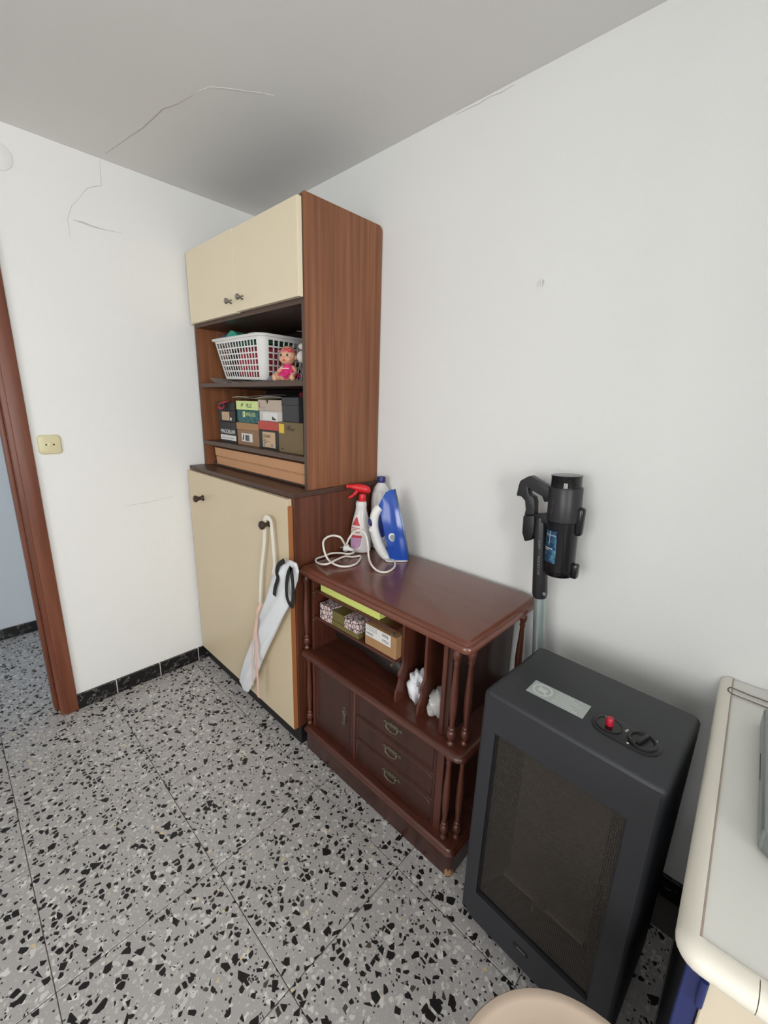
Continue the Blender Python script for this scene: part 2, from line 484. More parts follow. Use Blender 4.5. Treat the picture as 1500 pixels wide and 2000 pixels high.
wall_hall = struct(B(-1.30, -.985, YB, .7, 0, H).build('wall_hall', M['hallwall']), 'pale blue white wall of the hallway')
wall_hall_end = struct(B(-.985, -T, .6, .7, 0, H).build('wall_hall_end', M['hallwall']))
# hallway is open to daylight at its far end
def window(name, rects, loc):
    w = bpy.data.objects.new(name, None); COL.objects.link(w); w.location = loc; ROOT[w.name] = Vector(loc); struct(w)
    fr = MB()
    for r in rects: fr.box(*r)
    fr.build('window_frame', M['white'], w)
window('window_1', [(a, b, YB - .07, YB - .03, WZ0, WZ1) for a, b in ((WX0, WX0 + .05), (WX1 - .05, WX1), (2.125, 2.175))] + [(WX0 + .05, WX1 - .05, YB - .069, YB - .031, a, b) for a, b in ((WZ0, WZ0 + .05), (WZ1 - .05, WZ1))], (2.15, YB, WZ0))
window('window_2', [(XR + .03, XR + .07, a, b, .95, WZ1) for a, b in ((VY0, VY0 + .05), (VY1 - .05, VY1), (-1.975, -1.925))] + [(XR + .031, XR + .069, VY0 + .05, VY1 - .05, a, b) for a, b in ((.95, 1.0), (WZ1 - .05, WZ1))], (XR, -1.95, .95))

# cracks and repairs in the plaster
def crack(pts, plane, val, w, n, mat, parent):
    MB().ribbon([at(p[0], p[1], plane, val) for p in pts], w, n, .0006).build('crack', mat, parent)
crack([(205, 300), (230, 283), (255, 265), (278, 250), (305, 225), (318, 212), (345, 203), (378, 184)], 'z', H, [.0015, .003, .003, .004, .004, .004, .003, .001], (0, 0, -1), M['crack'], ceiling)
crack([(385, 180), (410, 170), (445, 173), (480, 178), (510, 182), (535, 187)], 'z', H, [.001, .004, .005, .004, .004, .001], (0, 0, -1), M['crackw'], ceiling)
crack([(195, 312), (196, 340), (198, 363), (185, 364), (170, 368), (160, 380), (152, 390), (140, 402), (132, 428), (137, 465)], 'x', 0, [.001, .0015, .002, .002, .002, .0012, .0012, .0015, .0015, .0005], (1, 0, 0), M['crack'], wall_left)
crack([(143, 430), (160, 434), (180, 442), (205, 449), (240, 456)], 'x', 0, [.001, .006, .005, .002, .0005], (1, 0, 0), M['crack'], wall_left)
crack([(245, 988), (290, 981), (340, 969)], 'x', 0, [.0008, .0016, .0008], (1, 0, 0), M['crack'], wall_left)
crack([(890, 224), (915, 212), (935, 203), (955, 190), (980, 180), (1005, 165)], 'y', 0, [.001, .002, .002, .002, .002, .001], (0, -1, 0), M['crack'], wall_right)
cv = Vector((0, -1.003, 2.206))
d = MB().lathe([(.046, 0), (.046, .003), (.043, .0045), (.0001, .005)], cv, 'x', 32).build('junction_cover', M['wall'], None, 40)
tag(d, 'round white painted junction box cover high beside the doorway', 'cover plate')

# baseboards of black marble
def baseboard(name, label):
    o = bpy.data.objects.new(name, None); COL.objects.link(o); ROOT[o.name] = Vector((0, 0, 0)); return struct(o, label)
bl = baseboard('baseboard_left', 'black marble skirting tiles below the white wall')
for a, b in ((-1.046, -.8855), (-.8825, -.6865), (-.6835, -.4875), (-.4845, -.2885), (-.2855, -.0895), (-.0865, -.013)):
    B(.0005, .0125, a, b, .0005, .074).build('tile', M['marble'], bl, None, .0012, 1)
B(.0002, .0116, -1.046, -.013, .001, .0738).build('mortar', M['label_w'], bl)
br = baseboard('baseboard_right', 'black marble skirting tiles along the long wall')
x = .0135
while x < 2.8:
    B(x, x + .1985, -.0125, -.0005, .0005, .074).build('tile', M['marble'], br, None, .0012, 1); x += .2
bh = baseboard('baseboard_hall', 'black marble skirting tiles in the hallway')
for i in range(14):
    y = -2.2145 + .2 * i
    B(-.9845, -.973, y + .001, y + .1985, .0005, .066).build('tile', M['marble'], bh, None, .0012, 1)

# door frame
df = bpy.data.objects.new('door_1', None); COL.objects.link(df); df.location = (0, -1.09, 0); ROOT[df.name] = Vector(df.location); struct(df, 'reddish brown wooden door frame')
B(0.0005, .016, -1.094, -1.043, 0, 2.08).build('casing', M['doorwood'], df, None, .003)
B(0.0005, .016, -1.955, -1.904, 0, 2.08).build('casing', M['doorwood'], df, None, .003)
B(0.0006, .0159, -1.904, -1.094, 2.028, 2.08).build('casing', M['doorwood'], df, None, .003)
B(-.112, .007, -1.108, -1.0705, 0, 2.059).build('jamb', M['doorwood'], df, None, .002)
B(-.112, .007, -1.9195, -1.885, 0, 2.059).build('jamb', M['doorwood'], df, None, .002)
B(-.112, .007, -1.885, -1.108, 2.025, 2.059).build('jamb', M['doorwood'], df, None, .002)
B(-.110, -.045, -1.122, -1.1085, 0, 2.025).build('door_stop', M['doorwood'], df, None, .002)
B(-.110, -.045, -1.8845, -1.871, 0, 2.025).build('door_stop', M['doorwood'], df, None, .002)
B(-.112, -.100, -1.0690, -1.040, 0, 2.06).build('casing', M['doorwood'], df, None, .002)

# wall socket and nail
so = thing('wall_socket', 'cream square wall socket with two pin holes beside the door frame', 'socket', (0, -.986, 1.217))
R_ = [[Vector((x, y, z)) for y, z in rrect(-.986 - w, -.986 + w, 1.217 - w, 1.217 + w, .014, 6)] for x, w in ((.0003, .0385), (.004, .0385), (.0075, .036), (.0085, .032))]
MB().loft(R_).build('plate', M['socket'], so, 50)
for dy in (-.0125, .0125): MB().lathe([(.0032, .0083), (.0032, .0091)], (0, -.986 + dy, 1.217), 'x', 12).build('pin_hole', M['ink'], so)
MB().lathe([(.0085, .0083), (.0085, .0105), (.006, .011)], (0, -.986, 1.217), 'x', 20).build('boss', M['socket'], so, 40)
tag(MB().tube([(1.551, -.0005, 1.775), (1.551, -.012, 1.774), (1.551, -.016, 1.768), (1.551, -.014, 1.760)], .0028, 8).build('wall_hook', M['white'], None, 60), 'tiny white hook alone on the bare long wall', 'hook')

# ------------------------------------------------------------------ base cabinet with fold-down door
bc = thing('base_cabinet', 'brown cabinet with one tall cream door standing in the corner', 'cabinet', (.46, -.22, 0))
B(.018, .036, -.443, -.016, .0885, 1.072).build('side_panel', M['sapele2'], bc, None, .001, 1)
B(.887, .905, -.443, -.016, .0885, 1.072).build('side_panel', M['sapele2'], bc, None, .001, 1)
B(.016, .907, -.4475, -.004, 1.0722, 1.091).build('top_panel', M['sapeleh'], bc, None, .0015, 1)
B(.036, .887, -.020, -.016, .02, 1.072).build('back_panel', M['darkback'], bc)
B(.020, .903, -.433, -.016, 0, .088).build('plinth', M['black'], bc)
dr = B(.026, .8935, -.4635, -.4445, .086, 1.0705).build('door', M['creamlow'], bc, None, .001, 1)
B(.8936, .8975, -.4632, -.4446, .086, 1.045).build('edge_strip', M['orange'], dr)
kp = [(.0001, -.046), (.010, -.045), (.0165, -.040), (.0175, -.034), (.0125, -.026), (.009, -.018), (.009, -.010), (.013, -.004), (.015, 0)]
for kx in (.182, .772): MB().lathe(kp, (kx, -.4637, .954), 'y', 20).build('knob', M['knobwood'], dr, 40)

# hutch on top
hu = thing('shelf_hutch', 'brown veneered shelf unit with two cream doors on top of the cabinet', 'shelf unit', (.46, -.19, 1.0915))
def side_outline(y0, y1, z0, z1, r):
    p = [(y0, z0), (y1, z0)]
    p += [(y1 - r + r * math.cos(a), z1 - r + r * math.sin(a)) for a in [i * PI / 10 for i in range(6)]]
    p += [(y0 + .006, z1), (y0, z1 - .006)]
    return p
MB().prism(side_outline(-.371, -.004, 1.0915, 2.064, .02), 'x', .874, .892).build('side_panel', M['sapele'], hu, 35)
MB().prism(side_outline(-.371, -.004, 1.0915, 2.064, .02), 'x', .020, .038).build('side_panel', M['sapele'], hu, 35)
for nm, y0, x0 in (('edge_strip', -.3716, .874), ('edge_strip', -.3716, .020)):
    B(x0 + .001, x0 + .017, y0, y0 + .0005, 1.0925, 2.055).build('edge_strip', M['edge'], hu)
B(.038, .874, -.366, -.012, 2.038, 2.056).build('top_panel', M['sapeleh'], hu)
B(.038, .874, -.012, -.006, 1.0915, 2.038).build('back_panel', M['darkback'], hu)
for z0, z1, yf in ((1.736, 1.755, -.3695), (1.4675, 1.486, -.3695), (1.1955, 1.214, -.3695), (1.0915, 1.103, -.335)):
    sh = B(.0382, .8738, yf, -.0122, z0, z1).build('shelf', M['sapeleh'], hu)
    B(.0385, .8735, yf - .0008, yf, z0 + .0005, z1 - .0005).build('edge_strip', M['edge'], sh)
d1 = B(.031, .4635, -.391, -.3725, 1.7505, 2.050).build('door', M['cream'], hu, None, .0012, 1)
d2 = B(.4660, .888, -.391, -.3725, 1.7535, 2.0465).build('door', M['cream'], hu, None, .0012, 1)
kp2 = [(.0001, -.026), (.010, -.0255), (.0115, -.022), (.0105, -.018), (.006, -.012), (.0055, -.005), (.009, 0)]
MB().lathe(kp2, (.426, -.3911, 1.795), 'y', 20).build('knob', M['knobmetal'], d1, 40)
MB().lathe(kp2, (.518, -.3911, 1.798), 'y', 20).build('knob', M['knobmetal'], d2, 40)

# ------------------------------------------------------------------ things in the hutch
tb = thing('flat_tan_box', 'long flat tan box in the lowest hutch gap', 'box', (.49, -.2, 1.1035))
MB().prism([(.118, 1.1035), (.868, 1.1035), (.868, 1.143), (.113, 1.143)], 'y', -.352, -.05).build('base', M['tan'], tb, None, .001, 1)
MB().prism([(.112, 1.1445), (.869, 1.1445), (.869, 1.184), (.106, 1.184)], 'y', -.354, -.05).build('lid', M['tan'], tb, None, .001, 1)
B(.118, .864, -.351, -.06, 1.143, 1.1445).build('seam', M['tanline'], tb)
B(.114, .867, -.3524, -.3521, 1.1385, 1.1395).build('groove', M['tanline'], tb)

def carton(name, label, x0, x1, y0, y1, z0, z1, mat, lid=None, lidz=None, group=None, jut=.002):
    t = thing(name, label, 'box', ((x0 + x1) / 2, (y0 + y1) / 2, z0), 0, group)
    if lid:
        B(x0 + jut, x1 - jut, y0 + jut, y1 - jut, z0, lidz).build('body', mat, t, None, .0012, 1)
        B(x0, x1, y0, y1, lidz + .0002, z1).build('lid', lid, t, None, .0012, 1)
    else:
        B(x0, x1, y0, y1, z0, z1).build('body', mat, t, None, .0012, 1)
    return t
XV, ZV = (1, 0, 0), (0, 0, 1)
G = 'shoe boxes on the hutch shelf'
zs = 1.2145
YF = -.335
t = carton('shoe_box', 'black shoe box lettered in white, at the bottom left of the box stack', .138, .297, YF, -.06, zs, 1.312, M['box_black'], group=G)
B(.142, .295, YF - .0006, YF, 1.227, 1.250).build('label_strip', M['label_w'], t)
text('lettering', 'MAGOBLAN', .026, (.147, YF, 1.258), XV, ZV, M['print'], t, sx=.98)
B(.150, .27, YF - .0008, YF - .0006, 1.235, 1.238).build('print_line', M['printgrey'], t)
t = carton('shoe_box', 'dark box with a tan paper label, on the black lettered shoe box', .135, .297, YF - .002, -.06, 1.3125, 1.365, M['box_black'], group=G)
B(.172, .245, YF - .0028, YF - .002, 1.319, 1.357).build('label_sticker', M['label_tan'], t)
for zz in (1.326, 1.334, 1.342): B(.178, .236, YF - .0031, YF - .0028, zz, zz + .002).build('print_line', M['printgrey'], t)
B(.252, .266, YF - .0026, YF - .002, 1.320, 1.332).build('label_sticker', M['label_w'], t)
t = carton('shoe_box', 'topmost dark box at the left with a red bow on its front', .125, .297, YF - .002, -.06, 1.3655, 1.402, M['box_black'], group=G)
bow = MB().tube(smooth_path([(.165, YF - .012, 1.385), (.185, YF - .018, 1.392), (.215, YF - .014, 1.40), (.25, YF - .008, 1.406)]), .006, 8, flat=.5)
bow.tube(smooth_path([(.165, YF - .012, 1.385), (.18, YF - .016, 1.377), (.20, YF - .018, 1.372), (.222, YF - .014, 1.38), (.215, YF - .012, 1.397)]), .006, 8, flat=.5)
bow.build('bow', M['redcloth'], t, 60)

t = carton('shoe_box', 'brown card shoe box with white barcode label, under the teal box', .303, .492, YF, -.05, zs, 1.3145, M['kraftd'], M['kraft'], 1.283, G)
B(.345, .44, YF + .0012, YF + .0021, 1.232, 1.268).build('label_sticker', M['label_w'], t)
MB().prism([(.352, 1.238), (.366, 1.240), (.368, 1.262), (.360, 1.262), (.357, 1.248)], 'y', YF + .0008, YF + .0012).build('shoe_picture', M['ink'], t)
for i in range(9): B(.378 + i * .004, .380 + i * .004 + (i % 3) * .0006, YF + .0008, YF + .0012, 1.236, 1.262).build('bar', M['ink'], t)
t = carton('shoe_box', 'teal printed shoe box with a lime green lid', .305, .492, YF + .003, -.05, 1.315, 1.410, M['box_teal'], M['limelid'], 1.371, G)
text('lettering', 'PITILLOS', .022, (.388, YF + .0049, 1.345), XV, ZV, M['limelid'], t, sx=.92)
MB().box(.360, .380, YF + .0042, YF + .005, 1.340, 1.364).build('logo_block', M['limelid'], t)
text('lettering', 'P', .017, (.364, YF + .0042, 1.346), XV, ZV, M['box_teal'], t)
text('lettering', 'PILLE', .026, (.395, YF + .003, 1.381), XV, ZV, M['ink'], t, sx=.85)
MB().tube(smooth_path([(.352, YF + .0025, 1.383), (.356, YF + .0025, 1.398), (.361, YF + .0025, 1.386), (.366, YF + .0025, 1.400), (.371, YF + .0025, 1.390)]), .0008, 6).build('logo', M['ink'], t)

t = carton('shoe_box', 'black shoe box with coral red lid and a large tan label', .498, .656, YF - .001, -.05, zs, 1.3295, M['box_black'], M['box_red'], 1.294, G)
B(.528, .625, YF - .0002, YF + .0009, 1.222, 1.286).build('label_sticker', M['label_tan'], t)
text('lettering', '220440', .019, (.533, YF - .0002, 1.262), XV, ZV, M['ink'], t)
for i, zz in enumerate((1.254, 1.247, 1.240)): B(.534, .56 + .02 * (i % 2), YF - .0006, YF - .0002, zz, zz + .002).build('print_line', M['ink'], t)
for px in (.540, .60): MB().lathe([(.008, 0), (.008, .0004)], (px, YF - .0006, 1.232), 'y', 16).build('stamp', M['printgrey'], t)
t = carton('shoe_box', 'pale grey shoe box with notched beige lid, above the coral red lid', .498, .674, YF + .002, -.05, 1.330, 1.4165, M['box_white'], M['box_beige'], 1.373, G, .003)
MB().prism([(.562, 1.4165), (.582, 1.4165), (.573, 1.400)], 'y', YF + .0012, YF + .002).build('notch', M['ink'], t)
B(.532, .640, YF + .0042, YF + .005, 1.334, 1.366).build('label_sticker', M['label_w'], t)
MB().prism([(.60, 1.338), (.625, 1.336), (.628, 1.341), (.612, 1.346), (.603, 1.352)], 'y', YF + .0036, YF + .0042).build('shoe_picture', M['ink'], t)
MB().prism([(.508, 1.384), (.514, 1.384), (.512, 1.408), (.509, 1.402)], 'y', YF + .0012, YF + .002).build('shoe_picture', M['redcloth'], t)
B(.520, .556, YF + .0014, YF + .002, 1.382, 1.385).build('print_line', M['printgrey'], t)
t = carton('paper_box', 'bronze olive box with yellow label at the right of the shelf', .668, .832, -.345, -.06, zs, 1.334, M['box_olive'], group=G)
B(.672, .708, -.3456, -.345, 1.290, 1.326).build('label_sticker', M['label_y'], t)
text('lettering', '180', .026, (.722, -.345, 1.303), XV, ZV, M['ink'], t, sx=.8)
text('lettering', 'g/m\u00b2', .015, (.757, -.345, 1.303), XV, ZV, M['ink'], t, sx=.8)
B(.685, .697, -.3455, -.345, 1.226, 1.231).build('print_line', M['ink'], t)
carton('shoe_box', 'dark grey box standing on the bronze olive box', .684, .795, -.338, -.06, 1.3345, 1.428, M['box_dark'], M['box_dark'], 1.398, G)

def lump(name, label, cat, c, rx, ry, rz, mat, seed, amp=.12, flatbottom=True, parent=None, e=.7):
    """soft crumpled mound"""
    rd = random.Random(seed); ph = [(rd.uniform(2, 7), rd.uniform(2, 7), rd.uniform(0, 6), rd.uniform(2, 6)) for _ in range(6)]
    mb = MB().ball((0, 0, 0), 1, seg=28, rings=18); out = []
    for v in mb.v:
        f = lambda q: math.copysign(abs(q) ** e, q)
        n = sum(math.sin(a * v.x * 1.6 + b * v.y * 1.6 + c_ + d_ * v.z * 1.5) for a, b, c_, d_ in ph) / 6
        s = 1 + amp * n
        w = Vector((f(v.x) * rx * s, f(v.y) * ry * s, f(v.z) * rz * s))
        if flatbottom and w.z < 0: w.z = max(w.z, -rz * .98)
        out.append(Vector(c) + w)
    mb.v = out
    o = mb.build(name, mat, parent, 60)
    if parent is None: tag(o, label, cat)
    return o
def sheet(x0, x1, y0, y1, zf, nx=14, ny=8, t=.0012):
    g = [[Vector((x0 + (x1 - x0) * i / nx, y0 + (y1 - y0) * j / ny, 0)) for i in range(nx + 1)] for j in range(ny + 1)]
    v = []
    for row in g:
        for p in row: v.append(Vector((p.x, p.y, zf(p.x, p.y))))
    n = len(v); v += [p + Vector((0, 0, t)) for p in v]; f = []
    k = nx + 1
    for j in range(ny):
        for i in range(nx):
            a = j * k + i; f += [(a, a + k, a + k + 1, a + 1), (n + a, n + a + 1, n + a + k + 1, n + a + k)]
    for i in range(nx):
        f += [(i, i + 1, n + i + 1, n + i)]; a = ny * k + i; f += [(a + 1, a, n + a, n + a + 1)]
    for j in range(ny):
        a = j * k; f += [(a + k, a, n + a, n + a + k)]; a = j * k + nx; f += [(a, a + k, n + a + k, n + a)]
    return MB().add(v, f)
tag(sheet(.27, .66, -.33, -.165, lambda x, y: 1.4195 + .007 * math.sin(x * 14) ** 2 + .014 * max(0, (x - .55) * 4) + .004 * math.sin(y * 30)).build('paper_sheet', M['paper'], None, 50), 'curled cream paper lying on top of the shoe boxes', 'paper')
tag(sheet(.25, .46, -.30, -.165, lambda x, y: 1.430 + .03 * (x - .25) + .004 * math.sin(y * 25), t=.001).build('paper_sheet', M['label_w'], None, 50), 'white paper above the curled cream paper on the boxes', 'paper')
lump('folded_cloth', 'black cloth stuffed on top of the shoe boxes', 'cloth', (.40, -.10, 1.430), .16, .05, .022, M['blackcloth'], 3)
lump('folded_cloth', 'small coral pink cloth poking up behind the cream paper', 'cloth', (.545, -.13, 1.442), .016, .02, .014, M['redcloth'], 5)

# laundry basket -------------------------------------------------------------
bk = thing('laundry_basket', 'white plastic laundry basket with square holes on the upper shelf', 'basket', (.33, -.19, 1.487))
zb, zt = 1.497, 1.674
def bpt(u, v, t):          # u,v in -1..1 footprint, t 0..1 height
    hx = .175 + .042 * t; hy = .108 + .030 * t
    tilt = .012 * (.5 - u / 2)
    return Vector((.326 + u * hx, -.196 + v * hy, zb + (zt - zb) * t + tilt * (1 - .6 * t)))
def wallface(p):           # p(s,t) -> point; s along the face
    pass
rc = .17
def ring(t, ins=0.0, n=5):
    c = []
    for cx, cy, a0 in ((1, 1, 0), (-1, 1, PI / 2), (-1, -1, PI), (1, -1, 1.5 * PI)):
        for i in range(n + 1):
            a = a0 + PI / 2 * i / n
            ru, rv = rc, rc * 1.55
            u = cx * (1 - ru) + ru * math.cos(a); v = cy * (1 - rv) + rv * math.sin(a)
            p = bpt(u, v, t); q = bpt(0, 0, t); d_ = (q - p); d_.z = 0
            c.append(p + d_.normalized() * ins)
    return c
def band(t0, t1, th=.0022):
    return MB().loft([ring(t0), ring(t1), ring(t1, th), ring(t0, th)], loop=True)
band(0, .07).build('base_band', M['white'], bk, 40)
MB().loft([ring(.0), ring(.015)]).build('bottom', M['white'], bk)
band(.90, 1.0).build('upper_band', M['white'], bk, 40)
lipmb = MB().loft([ring(.97, -.001), ring(.965, -.012), ring(1.0, -.014), ring(1.025, -.010), ring(1.03, -.002), ring(1.0, .002)], loop=True)
lipmb.build('rim', M['white'], bk, 40)
hs = [.07 + (.83) * i / 6 for i in range(7)]
lat = MB()
for t_ in hs[1:-1]: lat.add(*[(m_.v, m_.f) for m_ in [band(t_ - .016, t_ + .016, .002)]][0])
lat.build('horizontal_bars', M['white'], bk, 40)
def vbar(fn, s0, s1, th=(0, 0)):
    a = [fn(s0, .06), fn(s1, .06), fn(s1, .91), fn(s0, .91)]; n = Vector((th[0], th[1], 0))
    return MB().loft([[a[0], a[1], a[1] + n, a[0] + n], [a[3], a[2], a[2] + n, a[3] + n]])
vb = MB()
for v_, th in ((-1, (0, .002)), (1, (0, -.002))):
    for i in range(1, 14):
        s = -(1 - rc) + (2 - 2 * rc) * i / 14
        q = vbar(lambda s_, t_: bpt(s_, v_, t_), s - .014, s + .014, th); vb.add(q.v, q.f)
for u_, th in ((1, (-.002, 0)), (-1, (.002, 0))):
    for i in range(1, 8):
        s = -(1 - rc * 1.55) + (2 - 3.1 * rc) * i / 8
        q = vbar(lambda s_, t_: bpt(u_, s_, t_), s - .022, s + .022, th); vb.add(q.v, q.f)
vb.build('vertical_bars', M['white'], bk)
for cx, cy, a0 in ((1, 1, 0), (-1, 1, PI / 2), (-1, -1, PI), (1, -1, 1.5 * PI)):
    rows = []
    for t_ in (.05, .92):
        o_, i_ = [], []
        for i in range(6):
            a = a0 + PI / 2 * i / 5
            u = cx * (1 - rc) + rc * math.cos(a); v = cy * (1 - rc * 1.55) + rc * 1.55 * math.sin(a)
            p = bpt(u, v, t_); q = bpt(0, 0, t_); d_ = q - p; d_.z = 0
            o_.append(p - d_.normalized() * .0004); i_.append(p + d_.normalized() * .0022)
        rows.append(o_ + i_[::-1])
    MB().loft(rows).build('corner_panel', M['white'], bk, 40)
lump('laundry', 'red cloth filling the white laundry basket', 'cloth', (.372, -.205, 1.575), .118, .095, .072, M['redcloth'], 11, .05, e=.42)
lump('laundry', 'black cloth in the left end of the laundry basket', 'cloth', (.215, -.205, 1.575), .036, .09, .066, M['blackcloth'], 12, .08, e=.5)
lump('laundry', 'ochre cloth at the far left end of the laundry basket', 'cloth', (.169, -.20, 1.61), .009, .07, .035, M['orangecloth'], 13, .08, e=.5)
lump('laundry', 'dark green cloth above the red cloth in the basket', 'cloth', (.345, -.205, 1.6575), .13, .09, .010, M['greencloth'], 14, .08, e=.5)
tl = MB().loft([[Vector(p) for p in r] for r in ([(.185, -.315, 1.672), (.36, -.315, 1.671), (.36, -.2, 1.671), (.185, -.2, 1.672)], [(.205, -.312, 1.690), (.32, -.308, 1.684), (.31, -.205, 1.684), (.205, -.205, 1.688)], [(.245, -.306, 1.716), (.262, -.300, 1.712), (.265, -.22, 1.708), (.245, -.22, 1.712)])])
tag(tl.build('laundry', M['tealcloth'], None, 30), 'pointed teal cloth sticking out above the basket rim', 'cloth')
lump('laundry', 'purple patterned cloth at the left of the basket rim', 'cloth', (.165, -.265, 1.690), .030, .045, .018, M['purplecloth'], 16, .2)
tag(sheet(.36, .47, -.29, -.17, lambda x, y: 1.683 + .012 * math.sin((x - .3) * 16)).build('paper_sheet', M['label_w'], None, 40), 'white paper lying on the clothes in the basket', 'paper')
tag(sheet(.545, .70, -.16, -.06, lambda x, y: 1.705 - .10 * (x - .545)).build('paper_sheet', M['box_white'], None, 40), 'grey white sheet behind the right basket rim', 'paper')
tag(sheet(.13, .60, -.362, -.05, lambda x, y: 1.4866 + .022 * max(0, (.20 - x) / .07) ** 2 + .0015 * (1 + math.sin(x * 60 + y * 30)), 30, 10, .0015).build('plastic_sheet', M['greysheet'], None, 60), 'grey plastic sheet under the laundry basket', 'plastic sheet')

# doll -----------------------------------------------------------------------
dl = thing('doll', 'small baby doll in a hot pink dress sitting before the basket', 'doll', (.720, -.326, 1.4862), .50)
def remeshed(mb, name, mat, parent, vox, it=4):
    me = mb.mesh(name + '_src'); ob = bpy.data.objects.new('tmp', me); COL.objects.link(ob)
    r = ob.modifiers.new('r', 'REMESH'); r.mode = 'VOXEL'; r.voxel_size = vox
    s_ = ob.modifiers.new('s', 'SMOOTH'); s_.factor = .5; s_.iterations = it
    dg = bpy.context.evaluated_depsgraph_get()
    me2 = bpy.data.meshes.new_from_object(ob.evaluated_get(dg)); bpy.data.objects.remove(ob)
    me2.materials.clear(); me2.shade_smooth(); me2.name = name
    return link(name, me2, mat, parent)
# local: +x right of picture, -y towards viewer
db = MB().ball((0, 0, .094), .033, .032, .034).ball((0, -.008, .082), .029, .026, .021)
db.ball((-.014, -.022, .080), .011, .010, .010).ball((.014, -.022, .080), .011, .010, .010).ball((0, -.0335, .086), .0042, .004, .0038)
db.ball((-.033, .002, .088), .005, .006, .009).ball((.033, .002, .088), .005, .006, .009)
db.tube([(0, 0, .068), (0, 0, .055)], .012, 12).ball((0, .002, .038), .022, .019, .026).ball((0, .002, .018), .025, .022, .018)
for s in (-1, 1):
    db.tube(smooth_path([(s * .016, 0, .054), (s * .030, -.004, .044), (s * .036, -.014, .032), (s * .036, -.026, .026)], 4), [.0085] * 4 + [.008] * 4 + [.0075] * 5, 10)
    db.ball((s * .036, -.029, .025), .008, .009, .007)
    for k in range(4): db.tube([(s * .036 + (k - 1.5) * .0036, -.034, .026), (s * .036 + (k - 1.5) * .004, -.042, .023 - abs(k - 1.5) * .001)], .0021, 6)
    db.tube([(s * .029, -.030, .027), (s * .026, -.037, .028)], .0022, 6)
    db.tube(smooth_path([(s * .014, -.008, .014), (s * .026, -.022, .015), (s * .034, -.036, .012)], 4), [.013] * 4 + [.0115] * 4 + [.0105], 10)
    db.ball((s * .036, -.041, .0115), .010, .010, .0115)
    db.ball((s * .037, -.046, .017), .0075, .006, .008)
body = remeshed(db, 'body', M['skin'], dl, .0013)
MB().lathe([(.0185, .062), (.0215, .055), (.0245, .045), (.0255, .036), (.026, .03), (.027, .02), (.026, .010), (.001, .0075)], (0, .001, 0), 'z', 28, 1, .92).build('dress', M['hotpink'], dl, 50, local=True)
rings_ = []
for r, z in ((.026, .034), (.036, .029), (.047, .022), (.049, .018), (.047, .0205), (.036, .0265), (.026, .031)):
    rings_.append([Vector((r * (1 + .09 * math.cos(9 * a)) * math.cos(a), r * (1 + .09 * math.cos(9 * a)) * .8 * math.sin(a), z + .003 * math.sin(9 * a))) for a in [2 * PI * i / 54 for i in range(54)]])
MB().loft(rings_, loop=True).build('skirt', M['hotpink'], dl, 60, local=True)
MB().ball((.008, -.027, .033), .009, .005, .007).ball((.022, -.025, .033), .009, .005, .007).ball((.015, -.029, .033), .004, .004, .004).build('bow', M['hotpink'], dl, 60, local=True)
MB().ribbon([(-.014, -.0228, .047), (0, -.0238, .0475), (.014, -.0228, .047)], .003, (0, -1, 0), .0006).build('dress_stripe', M['labelwhite'], dl, local=True)
hr = [[Vector((.0342 * math.cos(p) * math.cos(a), .0335 * math.cos(p) * math.sin(a), .094 + .0355 * math.sin(p))) for a in [2 * PI * i / 28 for i in range(28)]] for p in (.62, .85, 1.1, 1.3, 1.5)]
MB().loft(hr).xf(Matrix.Translation((0, 0, .094)) @ Matrix.Rotation(-.25, 4, 'X') @ Matrix.Translation((0, 0, -.094))).build('hair', M['skin'], dl, 60, local=True)
hb_ = []
for r, z in ((.0322, .1025), (.0328, .1035), (.0300, .1145), (.0292, .1145)): hb_.append([Vector((r * 1.02 * math.cos(a), r * math.sin(a), z - .0022 * math.sin(a))) for a in [2 * PI * i / 36 for i in range(36)]])
MB().loft(hb_, loop=True).build('headband', M['headband'], dl, 60, local=True)
MB().ball((.018, -.0265, .111), .010, .005, .0075).ball((.004, -.0295, .113), .007, .004, .005).build('headband_bow', M['labelred'], dl, 60, local=True)
MB().ball((-.0155, -.0235, .1145), .0115, .007, .0045).build('hair_lock', M['hair'], dl, 60, local=True)
for s in (-1, 1):
    e_ = MB().ball((s * .0128, -.0292, .094), .0048, .003, .0052).build('eye', M['print'], dl, 60, local=True)
    MB().ball((s * .0128, -.0312, .094),   .0042, .0018, .0049).build('iris', M['eye'], e_, 60, local=True)
MB().ball((0, -.0335, .0755), .0052, .003, .0038).build('mouth', M['lips'], dl, 60, local=True)
# white plush and grey tassel
pl = thing('plush_toy', 'white pompom toy on thin wires beside the doll', 'toy', (.798, -.316, 1.4862))
MB().ball((.798, -.316, 1.573), .021, .021, .022).build('body', M['plush'], pl, 60)
MB().ball((.801, -.316, 1.609), .019, .013, .012).build('head', M['plush'], pl, 60)
for dx in (-.010, .006): MB().tube([(.798 + dx, -.316, 1.554), (.795 + dx, -.314, 1.487)], .0012, 6).build('wire_leg', M['wirem'], pl)
tas = MB()
for i in range(4): tas.ribbon(smooth_path([(.650 + .004 * i, -.345, 1.515 + .004 * i), (.632 + .006 * i, -.352, 1.503), (.612 + .010 * i, -.358, 1.4885)], 3), [.003, .004, .005, .006, .005, .003, .001], (.5, -.8, .2), .001)
tag(tas.build('ribbon_tassel', M['grey_ribbon'], None), 'grey satin ribbon strands left of the doll', 'ribbon')

